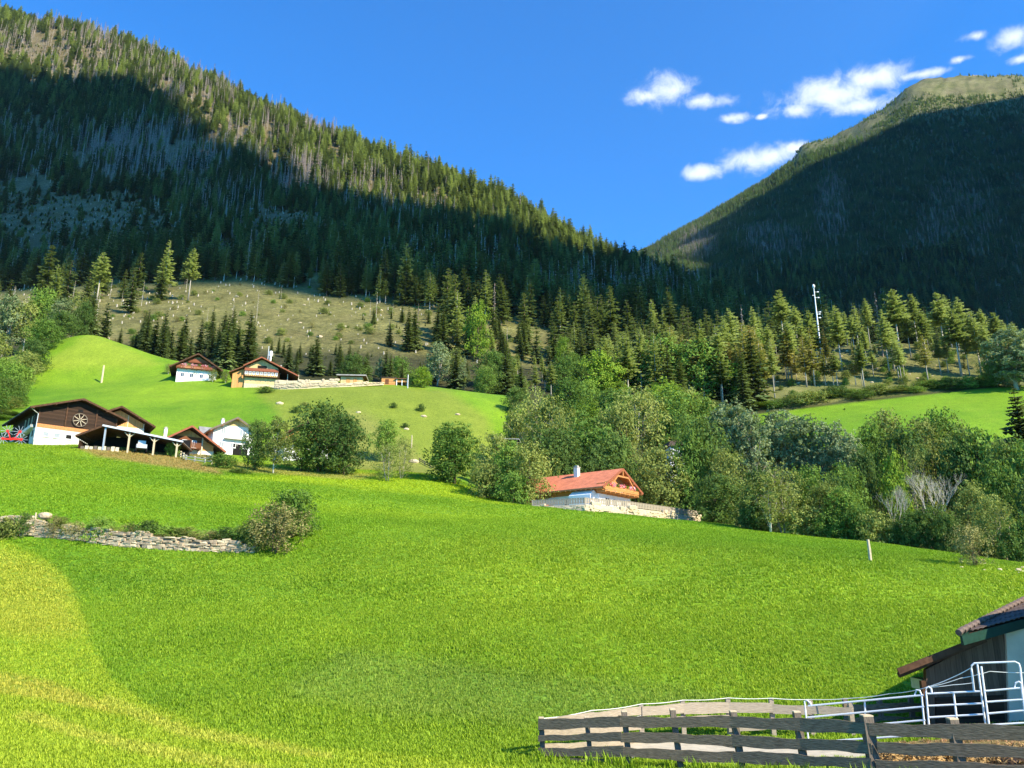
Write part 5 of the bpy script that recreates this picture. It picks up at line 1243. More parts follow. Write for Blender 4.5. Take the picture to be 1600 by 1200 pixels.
# low front annex with its own small gable, left of the balcony
m = MB(); m.prism([(-5.4, .4, -.5), (-3.64, .4, -.5), (-3.64, .4, 2.2), (-4.5, .4, 2.75), (-5.4, .4, 2.1)], (0, 3.4, 0)); m.build('annex_wall', M['white_plaster'], rh)
m = MB(); m.box((-4.5, .36, .8), (1.0, .05, 1.0)); m.build('annex_window', M['grey_glass'], rh)
m = MB(); m.box((-5.6, 8.4, 1.1), (3.6, 2.4, .25)); m.build('lean_to_roof', M['red_tiles'], rh); m = MB(); m.box((-5.4, 8.4, .3), (3.2, 2.0, 1.4)); m.build('lean_to_wall', M['beam'], rh)
# terrace wall: stones under a pale picket fence
top = [Vector(pt(832,791.5,ZT/ray(832,791.5)[1])), Vector(pt(914,787.5,ZT/ray(914,787.5)[1])), Vector(pt(979,792.5,ZT/ray(979,792.5)[1])), Vector(pt(1040,800.5,ZT/ray(1040,800.5)[1])), Vector(pt(1093,807.5,ZT/ray(1093,807.5)[1]))]
base_z = [9.9, 9.35, 8.9, 8.85, 8.75]
pth = [Vector((p.x+.02, p.y-.25, bz_-.3)) for p, bz_ in zip(top, base_z)]
stone_wall('terrace_wall', 'pale stone retaining wall of the terrace in front of the red-roofed house', 'wall', pth, [ZT-p.z for p in pth], (.6, .26), ['yellow_stone', 'stone_c', 'yellow_stone'], 298, .6, .4, 5, core='stone_c', z0off=-.6)
tp = MB(); back = [Vector((top[-1].x+2, 121, ZT)), Vector((top[0].x, 121, ZT))]
tp.prism([(p.x, p.y, ZT-2.2) for p in top+back], (0, 0, 2.2)); tag(tp.build('terrace', M['sand']), kind='structure')
fr = thing('terrace_fence', 'pale slatted wooden fence on top of the red-roofed house terrace wall', 'fence', tuple(top[0])); o_ = top[0]
tot = 0
pm = MB(); pm.box((0, 0, .40), (.26, .03, .66)); pme = pm.mesh('slat', M['new_fence']); cnt = 0
for i in range(len(top)-1):
    a, b = top[i], top[i+1]; ln = (b-a).length; d = (b-a).normalized(); n = int(ln/.34); ang = math.atan2(d.y, d.x)
    for k in range(n):
        q = link('slat', pme, fr, a-o_+d*(k+.5)*ln/n + Vector((0, 0, rng.uniform(-.015, .015)))); q.rotation_euler = (0, 0, ang); cnt += 1
    r_m = MB(); 
    for zz in (.2, .6, .76): r_m.bar(a-o_+Vector((0, .05, zz)), b-o_+Vector((0, .05, zz)), .06 if zz < .7 else .14, .08 if zz < .7 else .04)
    r_m.build('rail', M['new_fence'], fr)
    p = MB(); p.box(a-o_+Vector((0, .04, .38)), (.12, .12, .84)); p.build('post', M['new_fence'], fr)

# --- little huts in the trees
x, y, z = at(1063, 138); z2 = zpx(697, 138)
hu = thing('hut', 'small white hut with a dark roof peeping out of the trees above the red roof', 'hut', (x, y, z), R(6))
m = MB(); m.box((0, 1.5, (z2-z)/2), (2.6, 3, z2-z)); m.build('wall', M['white_plaster'], hu); m = MB(); m.prism([(-1.7, -.4, z2-z-.1), (1.7, -.4, z2-z-.1), (1.2, -.4, z2-z+.9), (-1.2, -.4, z2-z+.9)], (0, 4, 0)); m.build('roof', M['brown_roof'], hu)
opening(hu, .8, 0, z2-z-1.2, .5, .8, name='door')
x, y, z = at(791, 132); z2 = zpx(685, 132)
hu = thing('field_hut', 'low grey-roofed field hut above the olive thicket', 'hut', (x, y, z), R(-6))
m = MB(); m.prism([(-2.4, -.6, z2-z-.1), (2.3, -.6, z2-z-.35), (2.3, -.6, z2-z-.2), (-2.4, -.6, z2-z+.05)], (0, 3.4, 0)); m.build('roof', M['pale_roof'], hu)
for xx in (-2.0, 1.9): m = MB(); m.box((xx, 0, (z2-z-.3)/2), (.16, .16, z2-z-.4)); m.build('post', M['fence_post'], hu)
m = MB(); m.box((0, 1.6, (z2-z-.4)/2), (3.9, 2.2, z2-z-.5)); m.build('wall', M['dark_timber'], hu)

# --- mast among the larches
x, y, z = at(1284, 262); zt = zpx(446, 262)
mt = thing('radio_mast', 'tall whitish radio mast rising above the larches of the knoll', 'mast', (x, y, z))
s = MB(); s.tube([(0, 0, 0), (0, 0, (zt-z)*.55), (0, 0, zt-z-1)], [.34, .26, .15], 10); s.build('pole', M['metal'], mt)
s = MB(); s.tube([(0, 0, zt-z-1), (0, 0, zt-z-.5), (0, 0, zt-z+.1), (0, 0, zt-z+.5)], [.3, .55, .42, .05], 10); s.build('antenna_head', M['white_paint'], mt)
for k, dz in enumerate((2.6, 4.8, 10.4, 11.2, 12.6)):
    s = MB(); zz = zt-z-dz; s.bar((0, 0, zz), (1.5, -.1, zz), .12, .12); s.box((1.3 if k < 3 else 1.0, -.15, zz), (.6, .2, .35)); s.build('antenna', M['white_paint'], mt)
s = MB(); s.bar((0, 0, zt-z-3.8), (-.8, 0, zt-z-3.9), .1, .2); s.build('antenna', M['white_paint'], mt)

# --- single poles
def pole(px, py0, py1, Y, w, label, mat='pole_wood'):
    q = hit(px, py1, Y*.75); q = q if q and abs(q[1]-Y) < Y*.4 else at(px, Y); zt_ = ray(px, py0)[1]*q[1]
    m = MB(); m.tube([(0, 0, -.3), (.02, 0, (zt_-q[2])/2), (0, 0, zt_-q[2])], [w, w*.9, w*.8], 7); o = m.build('wooden_pole', M[mat]); o.location = q; tag(o, label, 'pole')
pole(158.5, 571, 598, 175, .26, 'single yellowish wooden pole standing on the steep meadow above the big barn')
pole(51.5, 801, 832, 59, .07, 'thin pale stake in front of the dry stone wall')
pole(1360, 843, 877, 53, .12, 'weathered wooden post alone at the right side of the green field')
pole(643, 680, 700, 150, .12, 'thin wooden pole low on the dry pasture')
pole(415, 541, 552, 190, .1, 'thin light rod above the flue of the large upper farmhouse', 'metal')
# --- fence by the open shed
FP = [(243,706,9),(253,706,12),(261.5,708,10),(270,710,8),(277,714,8),(282,715,9),(286.5,717,8.5),(290.5,720,8),(304,722,8),(320,724,8),(331,726,13)]
q0 = hit(243, 706, 100); fo = thing('field_fence', 'pale rail fence running down from the open shed to the brown chalet', 'fence', q0); prev = None
for px, py, hp in FP:
    q = hit(px, py, 100) or at(px, 118); q = Vector(q) if abs(q[1]-118) < 22 else Vector(at(px, 118)); hh = hp/F*(q.y*CP+q.z*SP)*1.15
    m = MB(); b = q-Vector(q0); m.box(b+Vector((0, 0, hh/2-.1)), (.17, .17, hh+.2)); m.build('post', M['pale_wood'], fo)
    if prev: 
        for f_ in (.35, .8): m = MB(); m.bar(prev[0]+Vector((0, -.1, prev[1]*f_)), b+Vector((0, -.1, hh*f_)), .05, .14); m.build('rail', M['pale_wood'], fo)
    prev = (b, hh)
# --- dark rail fence going down beside the fruit trees at the foot of the pasture
q0 = at(655, 128); fo = thing('track_fence', 'low dark rail fence curving down to the round green tree', 'fence', q0); prev = None
for px, py in ((655,722),(664,727),(672,731),(681,735),(690,738),(700,741)):
    q = hit(px, py, 100); q = Vector(q) if q and q[1] < 160 else Vector(at(px, 126)); b = q-Vector(q0); m = MB(); m.box(b+Vector((0, 0, .35)), (.14, .14, .9)); m.build('post', M['fence_post'], fo)
    if prev is not None:
        for zz in (.3, .65): m = MB(); m.bar(prev+Vector((0, 0, zz)), b+Vector((0, 0, zz)), .06, .16); m.build('rail', M['fence_post'], fo)
    prev = b

# --- dry stone wall across the field
pw = [(-60,822),(0,832),(40,836),(90,838),(140,845),(200,853),(260,857),(330,860),(400,862)]
P_ = []
for a, b in pw:
    q = hit(a, b, 50); P_.append(Vector(q) if abs(q[1]-59.5) < 4 else Vector(pt(a, b, 59.5)))
P_ = [Vector((p.x, p.y-.15, p.z-.15)) for p in P_]
stone_wall('dry_stone_wall', 'long crumbling dry stone wall crossing the left of the green field', 'wall', P_, [1.3,1.3,1.35,.9,1.15,1.2,1.0,.9,.7], (.44, .13), ['stone', 'stone_b', 'stone_c', 'stone', 'yellow_stone', 'stone_b'], 298, .5, .34, 8)
for i, (px, py, s_) in enumerate([(71,806,.5),(50,810,.38),(30,818,.5),(125,842,.5),(115,838,.45),(8,812,.5)]):
    q = pt(px, py, 60.2); me = bpy.data.meshes.new('boulder'); bm_ = bmesh.new(); bmesh.ops.create_icosphere(bm_, subdivisions=2, radius=s_)
    for v in bm_.verts: v.co = Vector((v.co.x*1.1, v.co.y*.8, v.co.z*.6))*(1+rng.uniform(-.12, .12))
    bm_.to_mesh(me); bm_.free(); me.materials.append(M[['stone', 'yellow_stone', 'stone_c'][i % 3]]); o = link('boulder', me, None, q)
    tag(o, ['big pale boulder on top of the dry stone wall, right of the thin stake', 'flat boulder on the wall directly behind the thin stake', 'small boulder on the wall left of the thin stake', 'pale boulder low in the dry stone wall among brown grass', 'small stone block just left of a pale boulder low in the wall', 'leftmost boulder on top of the dry stone wall'][i], 'boulder')
# plants growing over the wall
WB = [(10,812,34,'shrub2'),(2,830,24,'brown'),(42,806,26,'shrub0'),(88,808,24,'brown'),(100,812,20,'shrub2'),(122,818,26,'brown'),(160,812,40,'shrub1'),(172,828,30,'shrub2'),(205,822,30,'brown'),(232,818,44,'shrub0'),(262,826,40,'shrub1'),(290,828,34,'shrub2'),(250,836,26,'brown'),(330,832,34,'brown'),(355,828,34,'shrub0'),(378,826,36,'shrub1'),(300,850,24,'shrub2'),(140,826,24,'brown')]
for px, top_, w_, k in WB: T(k, px, top_-4, 59.3+rng.uniform(-.4, .4), w_*1.15, 'scrubby weeds and bushes growing out of the dry stone wall', 'bush', 'bush', 'weeds growing out of the dry stone wall')
# rocks on the stony bank at the right and on the pasture
def rock(px, py, Y, s_, lab, grp=None):
    q = hit(px, py, Y*.8); q = q if q and abs(q[1]-Y) < Y*.4 else at(px, Y)
    me = bpy.data.meshes.new('rock'); bm_ = bmesh.new(); bmesh.ops.create_icosphere(bm_, subdivisions=2, radius=s_)
    for v in bm_.verts: v.co = Vector((v.co.x*1.3, v.co.y, v.co.z*.7))*(1+rng.uniform(-.14, .14))
    bm_.to_mesh(me); bm_.free(); me.materials.append(M[rng.choice(['stone', 'yellow_stone', 'stone_c'])]); tag(link('rock', me, None, q), lab, 'rock', grp)
for i in range(26):
    px = rng.uniform(1500, 1640); rock(px, np.interp(px, [1480, 1600, 1640], [880, 893, 899])+rng.uniform(-5, 6), 52, rng.uniform(.06, .2), 'pale rocks strewn over the bank at the right edge of the field', 'rocks on the right-hand bank')
for px, py, s_, lab in [(437,631,.7,'pale flat rock high on the green slope, left of the dry pasture'),(560,645,.5,'small upright pale rock above the big dark trees'),(662,651,.6,'flat pale rock below the round dark shrub'),(715,648,.5,'lone pale rock at the right of the dry pasture'),(635,671,.5,'pale rock beside the low dark shrub'),(646,722,.8,'white boulder at the end of the dark rail fence')]:
    rock(px, py, 150, s_, lab)
for i in range(14):
    px = rng.uniform(350, 760); py = rng.uniform(450, 530); q = hit(px, py, 250)
    if q and q[1] > 300: rock(px, py, q[1], rng.uniform(.4, 1.2), 'pale rocks lying in the clear cut', 'rocks in the clear cut')
for i in range(60):
    px = rng.uniform(1180, 1600); Y = rng.uniform(230, 280); q = at(px, Y); rock(px, float(proj(*q)[1]), Y, rng.uniform(.2, .5), 'pale rocks and debris between the larches', 'rocks between the larches')

# ---------------------------------------------------------------- foreground: pen, fences, gates, stable
def board(parent, pts, hts, th=.045, mat='old_fence', name='rail', seed=0, wav=.018, back=0.0):
    """a rough-sawn board along measured points; its edges wander like a slab with the bark side left on"""
    r = random.Random(seed); o = Vector(parent.location); P = []; Hh = []
    for i in range(len(pts)-1):
        a, b = Vector(pts[i]), Vector(pts[i+1]); n = max(2, int((b-a).length/.14))
        for k in range(n): f = k/n; P.append(a.lerp(b, f)); Hh.append(hts[i]*(1-f)+hts[i+1]*f)
    P.append(Vector(pts[-1])); Hh.append(hts[-1]); V = []; n = len(P); ph = r.uniform(0, 9)
    for i, (p, h) in enumerate(zip(P, Hh)):
        d = (P[min(i+1, n-1)]-P[max(i-1, 0)]); q = Vector((d.y, -d.x, 0)).normalized()
        up = wav*(math.sin(i*.37+ph)+.6*math.sin(i*.9+2*ph)) + r.uniform(-.3, .3)*wav; dn = wav*(math.sin(i*.29+ph*3)+.6*math.sin(i*.8)) + r.uniform(-.3, .3)*wav
        for s_ in (th/2, -th/2): V += [p+q*(s_-back)+Vector((0, 0, up))-o, p+q*(s_-back)+Vector((0, 0, -h+dn))-o]
    F = []
    for i in range(n-1):
        a = i*4; b = a+4; F += [(a, a+1, b+1, b), (a+3, a+2, b+2, b+3), (a+2, a, b, b+2), (a+1, a+3, b+3, b+1)]
    F += [(0, 2, 3, 1), ((n-1)*4, (n-1)*4+1, (n-1)*4+3, (n-1)*4+2)]
    mb = MB(); mb.v = [tuple(v) for v in V]; mb.f = F; mb.m = [0]*len(F); return mb.build(name, M[mat], parent)
def YN(px): return float(np.interp(px, [842, 975, 1147, 1357, 1620], [25.0, 23.6, 22.2, 20.3, 18.4]))
def nf(px, py): return pt(px, py, YN(px))
nfence = thing('near_fence', 'dark weathered plank fence along the near side of the paddock', 'fence', nf(975, 1190))
kh = lambda a, Y: a*Y*1.0/F
RAILS = [([(842,1124),(920,1121),(970,1119.5)],[13,14,14.5]), ([(967,1119),(1060,1120),(1145,1119)],[13.5,14,14.5]), ([(1141,1119),(1250,1122),(1358,1128)],[16,16,16]), ([(1353,1129.5),(1480,1131.5),(1640,1133)],[17,18.5,20]),
         ([(842,1149),(910,1146),(972,1144.5)],[8,9,11]), ([(970,1144.5),(1060,1145.5),(1147,1150)],[12,13,14]), ([(1143,1149),(1250,1153),(1362,1160)],[14,14.5,15]), ([(1370,1159),(1480,1161),(1640,1167)],[14.5,16,17]),
         ([(842,1169),(910,1167),(975,1166)],[11,12,13]), ([(973,1166),(1060,1172.5),(1148,1173)],[13,13.5,14.5]), ([(1145,1173),(1240,1178),(1362,1185)],[15,14,14]), ([(1368,1186),(1480,1190),(1640,1196)],[13,15,16]),
         ([(842,1184),(900,1186),(960,1186)],[7,7,7])]
for i, (pp, hh) in enumerate(RAILS):
    board(nfence, [nf(a, b) for a, b in pp], [kh(h, YN(a[0]))*1.02 for a, h in zip(pp, hh)], seed=i, back=-.03)
for i, (a, t0, b, t1, w) in enumerate([(846,1123,849,1194,.15),(917,1122,925,1186,.13),(976,1113,985,1188,.15),(1052,1110,1066,1190,.15),(1147,1113,1163,1196,.17),(1247,1114,1262,1200,.17),(1357,1120,1372,1212,.24),(1492,1125,1510,1215,.2)]):
    p0 = Vector(nf(b, t1)); p0.z = min(p0.z, H(p0.x, p0.y)-.2); p1 = Vector(nf(a, t0)); p0.y += .12; p1.y += .12; o = Vector(nfence.location)
    m = MB(); m.bar(p0-o, p1-o, w, w*1.0, (0, 1, 0)); ps = m.build('post', M['fence_post'], nfence)
    m = MB(); m.bar(p1-o, p1-o+Vector((0, 0, .03)), w*1.02, w*1.02, (0, 1, 0)); m.build('cut_top', M['cut_wood'], ps)
# far fence: two runs, from the corner back and then across
ffence = thing('far_fence', 'pale grey plank fence along the far side of the paddock', 'fence', pt(1067, 1165, 29))
def YF(px): return float(np.interp(px, [842, 925, 1002, 1067, 1138, 1206, 1267, 1330, 1450], [25.2, 26.6, 28, 28.6, 29, 29, 28.8, 28.5, 27.5]))
ffp = lambda px, py: pt(px, py, YF(px))
for i, (pp, hh) in enumerate([([(846,1123),(925,1113),(1000,1104)],[8,10,11]), ([(1002,1104),(1067,1099)],[12,13.5]), ([(1067,1098),(1138,1097)],[15,15]), ([(1138,1098),(1206,1098)],[14,13]), ([(1206,1100),(1267,1103)],[12.5,12]), ([(1267,1102),(1330,1105)],[12,11]),
                              ([(846,1140),(925,1136),(1000,1128)],[9,9,10]), ([(1002,1124),(1067,1119)],[10,10]), ([(1067,1119),(1138,1117)],[12,13]), ([(1138,1131),(1206,1128)],[11,9]), ([(1206,1122),(1267,1124)],[7,7]),
                              ([(848,1162),(925,1159),(1000,1152)],[8,8,8])]):
    board(ffence, [ffp(a, b) for a, b in pp], [kh(h, YF(a[0])) for a, h in zip(pp, hh)], mat='new_fence', seed=40+i, wav=.01, back=-.03)
for px, t0 in [(925,1113),(1002,1101.5),(1067,1095),(1138,1091.5),(1206,1092.5),(1267,1095),(1330,1098)]:
    p1 = Vector(ffp(px, t0)); o = Vector(ffence.location); gz = H(p1.x, p1.y); m = MB(); m.box(Vector((p1.x, p1.y+.1, (p1.z+gz)/2-.1))-o, (.15, .13, p1.z-gz+.2)); m.build('post', M['new_fence'], ffence)
# darker fence run beyond the gates
df = thing('dark_fence', 'dark boarded fence in shade beyond the white gates', 'fence', pt(1380, 1150, 30))
for i, (pp, hh) in enumerate([([(1318,1101),(1440,1098)],[12,13]), ([(1318,1121),(1440,1119)],[10,11])]): board(df, [pt(a, b, 30) for a, b in pp], [kh(h, 30) for h in hh], mat='old_fence', seed=60+i)
for px in (1322, 1376, 1425):
    p1 = Vector(pt(px, 1096, 30)); o = Vector(df.location); gz = H(p1.x, p1.y); m = MB(); m.box(Vector((p1.x, p1.y+.1, (p1.z+gz)/2))-o, (.16, .14, p1.z-gz+.2)); m.build('post', M['fence_post'], df)
# fence tape strung over the post tops
def tape(name, label, pts, r_=.012, mat='rope'):
    m = MB(); P = [Vector(p) for p in pts]; Q = []
    for i in range(len(P)-1):
        for k in range(6): f = k/6; q = P[i].lerp(P[i+1], f); q.z -= .035*math.sin(math.pi*f)*min(3, (P[i+1]-P[i]).length)/2; Q.append(q)
    Q.append(P[-1]); m.tube(Q, r_, 4); tag(m.build(name, M[mat]), label, 'fence tape')
tape('fence_tape', 'white electric fence tape along the top of the pale far fence', [ffp(843,1123),ffp(925,1110),ffp(1002,1100),ffp(1067,1094),ffp(1138,1090.5),ffp(1206,1091),ffp(1267,1093),pt(1330,1091,28),pt(1390,1084,27),pt(1452,1073,25)])
tape('fence_tape', 'lower white tape crossing in front of the pale far fence', [ffp(925,1128),ffp(1002,1118),ffp(1067,1111.5),ffp(1138,1111.5),ffp(1206,1112.5),ffp(1267,1113)], .009)
tape('fence_tape', 'white rope rising from the long gate to the tall gate arch', [pt(1448,1074,25),pt(1485,1060,24.6),pt(1518,1043,24.2)])
tape('fence_tape', 'lowest white rope hanging between long gate and tall arch', [pt(1448,1074,25),pt(1490,1070,24.6),pt(1520,1067,24.3)], .010)
tape('fence_tape', 'white rope sagging inside the tall gate arch', [pt(1455,1073,25),pt(1500,1060,24.6),pt(1547,1049,24.3),pt(1620,1051,23.8)], .010)
# white tubular panels
def panel(name, label, bars_, Y, r_=.028):
    o = Vector(pt(bars_[0][0][0], bars_[0][0][1], Y(bars_[0][0][0]))); t = thing(name, label, 'gate', tuple(o))
    for b in bars_: m = MB(); m.tube([Vector(pt(px, py, Y(px)))-o for px, py in b], r_, 7); m.build('tube', M['white_paint'], t)
    return t
Y1 = lambda px: float(np.interp(px, [1257, 1445, 1525, 1640], [27.0, 25.0, 24.4, 23.6]))
panel('cattle_gate', 'long white tubular gate panel leaning behind the dark fence, left of the tall arch', [
    [(1263,1103),(1443,1086)], [(1262,1121),(1444,1104)], [(1262,1142),(1446,1125)], [(1262,1160),(1446,1148)],
    [(1446,1150),(1440,1086),(1437,1079),(1432,1078),(1429,1086)], [(1264,1165),(1258,1103),(1257,1096),(1261,1094),(1266,1098),(1268,1103)], [(1351,1094),(1354,1155)]], Y1)
panel('cattle_gate', 'white tubular panel with a tall arch, right of the long gate', [
    [(1449,1084),(1534,1080)], [(1450,1103),(1535,1099)], [(1452,1121),(1537,1116)], [(1453,1139),(1540,1134)],
    [(1453,1150),(1447,1082),(1447,1075),(1451,1073),(1455,1076),(1456,1083)], [(1490,1083),(1497,1140)],
    [(1541,1140),(1528,1045),(1527,1038)], [(1522,1079),(1518,1046),(1518,1040),(1522,1036.5),(1531,1036),(1586,1034),(1592,1037),(1594,1044),(1602,1120)]], Y1)
panel('cattle_gate', 'white tubular gate hanging inside the tall arch at the right edge', [
    [(1533,1041),(1546,1138)], [(1537,1080),(1594,1075)], [(1540,1097),(1598,1093)], [(1543,1115),(1602,1110)], [(1545,1133),(1640,1127)],
    [(1585,1075),(1587,1067),(1592,1065),(1596,1068),(1597,1080),(1604,1130)], [(1600,1094),(1650,1091)], [(1603,1111),(1650,1107)]], lambda px: Y1(px)-.1)
# sand of the pen
sp = [pt(930,1163,28.0), pt(1000,1160,28.2), pt(1180,1158,28.4), pt(1320,1160,27.6), pt(1370,1175,24), pt(1320,1190,22.6), pt(1150,1184,23.6), pt(985,1179,25.2)]
m = MB(); n = len(sp); cx_ = sum(p[0] for p in sp)/n; cy_ = sum(p[1] for p in sp)/n
m.v = [(cx_, cy_, H(cx_, cy_)+.05)]+[(p[0], p[1], H(p[0], p[1])+.03) for p in sp]; m.f = [(0, 1+k, 1+(k+1) % n) for k in range(n)]; m.m = [0]*n
tag(m.build('paddock_sand', M['sand']), kind='structure')

# --- stable at the right edge
C0 = Vector(pt(1500, 992, 27)); A1 = Vector(pt(1660, 949, 29.5)); B1 = Vector(pt(1640, 921, 32.5))
st = thing('stable', 'white and brown stable with a tiled roof and green fascia at the right edge', 'stable', (C0.x, C0.y, H(C0.x, C0.y)))
o = Vector(st.location); e1 = (A1-C0).normalized(); ea = (B1-C0); nrm = e1.cross(ea).normalized(); 
if nrm.z < 0: nrm = -nrm
e2 = nrm.cross(e1).normalized()
len1 = 9.0; bL = ea.dot(e1)/ea.dot(e2)      # hip edge: offset along e1 per unit of e2
m = MB(); dz = -nrm*.06; D = len1/bL*.97
m.prism([C0-o+dz, C0+e1*len1-o+dz, C0+e1*len1+e2*D-o+dz, C0+e1*(bL*D)+e2*D-o+dz], -nrm*.14); rf = m.build('roof', M['beam'], st)
tm = MB(); 
# one clay tile: slightly arched, 0.30 wide, 0.36 long
for k in range(4):
    xa_, xb_ = -.14+k*.07, -.14+(k+1)*.07; za_, zb_ = .035*math.sin(math.pi*k/4), .035*math.sin(math.pi*(k+1)/4)
    tm.prism([(xa_, -.18, za_), (xb_, -.18, zb_), (xb_, -.18, zb_+.02), (xa_, -.18, za_+.02)], (0, .40, -.02))
tme = tm.mesh('tile', M['clay_tile']); rotm = Matrix((e1, e2, nrm)).transposed().to_euler(); j = 0; nt = 0
while j*.31 < D:
    off = bL*(j*.31+.15); k = 0
    while off+k*.29 < len1:
        s_ = off+k*.29+.12; q = link('tile', tme, rf, C0-o+e1*s_+e2*(j*.31+.15)+nrm*(.02+rng.uniform(0, .012))); q.rotation_euler = rotm; q.rotation_euler.z += rng.uniform(-.03, .03); k += 1; nt += 1
    j += 1
rm_ = MB(); rm_.tube([(0, -.2, 0), (0, .2, .05)], [.11, .09], 7); rme = rm_.mesh('ridge_tile', M['clay_tile']); hd = (e1*bL+e2).normalized(); k = 0
while k*.38 < 9.0: q = link('ridge_tile', rme, rf, C0-o+hd*(.1+k*.38)+nrm*.09); q.rotation_euler = hd.to_track_quat('Y', 'Z').to_euler(); k += 1
m = MB(); m.bar(C0-o-e2*.05-Vector((0, 0, .17)), C0+e1*len1-o-e2*.05-Vector((0, 0, .17)), .06, .30); m.build('fascia', M['green_paint'], st)
m = MB(); m.bar(C0-o-e2*.02-Vector((0, 0, .17)), C0-o+hd*4-Vector((0, 0, .17)), .06, .30); m.build('fascia', M['green_paint'], st)
# walls: brown boarded front, white plaster pier, lean-to on the left
gz = H(C0.x, C0.y+2)
M['stable_timber'] = timber('stable_timber', (.15, .092, .060), 'z', .2)
def wall_q(pts2, mat, name, th=.2):
    m = MB(); a = [Vector(p)-o for p in pts2]; m.prism(a, (0, th, 0)); return m.build(name, M[mat], st)
yw = 28.6
def pz(px, py, Y): return Vector(pt(px, py, Y))
def pg(px, Y): u, t = ray(px, 1140); return Vector((u*Y, Y, gz-.4))
wall_q([pg(1447, yw), pg(1576, yw), pz(1572, 985, yw), pz(1535, 1001, yw), pz(1447, 1046, yw)], 'stable_timber', 'boarded_wall')
wall_q([pg(1576, yw-.1), pg(1680, yw-.1), pz(1680, 960, yw-.1), pz(1572, 988, yw-.1)], 'stable_plaster', 'plaster_wall', .3)
m = MB(); m.prism([pz(1447, 1060, yw+.02)-o, pz(1576, 1060, yw+.02)-o, pz(1576, 1060, yw+.02)-o+Vector((0, 0, -.03)), pz(1447, 1060, yw+.02)-o+Vector((0, 0, -.03))], (0, 5, 0)); 
wall_q([pg(1462, yw-.06), pg(1570, yw-.06), pz(1568, 1086, yw-.06), pz(1462, 1090, yw-.06)], 'dark_timber', 'stall_boards', .06)
m = MB(); a, b = pz(1403, 1052, 27.6)-o, pz(1545, 996, 27.6)-o; m.prism([a, b, b+Vector((0, 0, .10)), a+Vector((0, 0, .10))], (2.4, 4.5, -.43)); lr = m.build('lean_to_roof', M['brown_roof'], st)
for k in range(7):
    m = MB(); m.bar(a+Vector((.1+.3*k, .2+.6*k, -.08-.055*k)), b+Vector((.3*k, .2+.6*k, -.08-.055*k)), .1, .15); m.build('rafter', M['beam'], lr)
m = MB(); m.bar(a+Vector((0, -.04, .06)), b+Vector((0, -.04, .06)), .05, .2); m.build('bargeboard', M['beam'], lr)
m = MB(); q = pg(1449, yw)-o; m.box(q+Vector((0, -.1, .75)), (.16, .16, 2.3)); m.build('post', M['beam'], st)
m = MB(); q = pz(1442, 1068, 29.5)-o; m.box(q, (.45, .8, .35)); m.build('water_butt_lid', M['dull_metal'], st)
m = MB(); q = Vector((18.9, 24.6, gz-.3))-o; m.prism([q, q+Vector((6, 2.5, 0)), q+Vector((6, 2.5, 4.6)), q+Vector((0, 0, 4.6))], (0, 3.7, 0)); m.build('shade_wing_wall', M['stable_plaster'], st)  # unseen wing added to throw shade on the stable walls
m = MB(); m.prism([q+Vector((-.15, -.5, 4.55)), q+Vector((6.4, 2.2, 4.55)), q+Vector((6.4, 4.1, 6.0)), q+Vector((-.15, 1.4, 6.0))], (0, 0, .16)); m.prism([q+Vector((-.15, 1.4, 6.0)), q+Vector((6.4, 4.1, 6.0)), q+Vector((6.4, 6.8, 4.55)), q+Vector((-.15, 4.1, 4.55))], (0, 0, .16)); m.build('shade_wing_roof', M['clay_tile'], st)
m = MB(); m.prism([q+Vector((0, 0, 4.6)), q+Vector((0, 3.7, 4.6)), q+Vector((0, 1.75, 5.95))], (.2, .1, 0)); m.build('shade_wing_gable', M['stable_timber'], st)
m = MB(); m.box(q+Vector((-.03, 1.8, 1.4)), (.06, 1.3, 2.4)); m.build('door', M['brown_timber'], st)  # door of the added shading wing
# muck and hay heap
def heap(name, label, cat, px, Y, w, d, h, mat, n=900, smat='hay', seed=0):
    x, y, z = at(px, Y); r = np.random.RandomState(seed); bm_ = bmesh.new(); bmesh.ops.create_grid(bm_, x_segments=26, y_segments=18, size=.5)
    for v in bm_.verts:
        a, b = v.co.x*2, v.co.y*2; q = max(0, 1-a*a-b*b); v.co = Vector((v.co.x*w, v.co.y*d, h*q**.6*(1+.5*float(fbm(np.array(a*3+seed), np.array(b*3.), 3, 4)))-.05))
    me = bpy.data.meshes.new('heap'); bm_.to_mesh(me); bm_.free(); me.materials.append(M[mat]); t = thing(name, label, cat, (x, y, z)); link('mound', me, t)
    a = r.uniform(-.95, .95, n); b = r.uniform(-.95, .95, n); q = 1-a*a-b*b; ok_ = q > .02; a, b, q = a[ok_], b[ok_], q[ok_]
    P = np.stack([a*w/2, b*d/2, h*q**.6+.01], 1); N = r.normal(size=P.shape)+[0, 0, .6]; N /= np.linalg.norm(N, axis=1)[:, None]; V, F = leaf_quads(P, N, .04, r, 5)
    link('loose_straw', np_mesh('straw', V, F, M[smat]), t)['kind'] = 'stuff'
heap('hay_heap', 'golden brown heap of hay behind the dark fence', 'hay heap', 1445, 21.2, 3.0, 1.6, .62, 'hay', 1500, 'hay', 1)
heap('hay_heap', 'larger reddish brown hay heap at the right, nearer the stable', 'hay heap', 1540, 20.8, 2.4, 1.6, .60, 'hay', 1200, 'hay', 2)
heap('manure_heap', 'low dark heap of trampled straw in front of the hay heaps', 'manure heap', 1500, 18.2, 4.2, 1.4, .28, 'manure', 2600, 'hay', 3)
heap('manure_heap', 'dark muck heap at the very right edge behind the fence', 'manure heap', 1605, 20.5, 2.4, 2.0, .7, 'manure', 700, 'hay', 4)

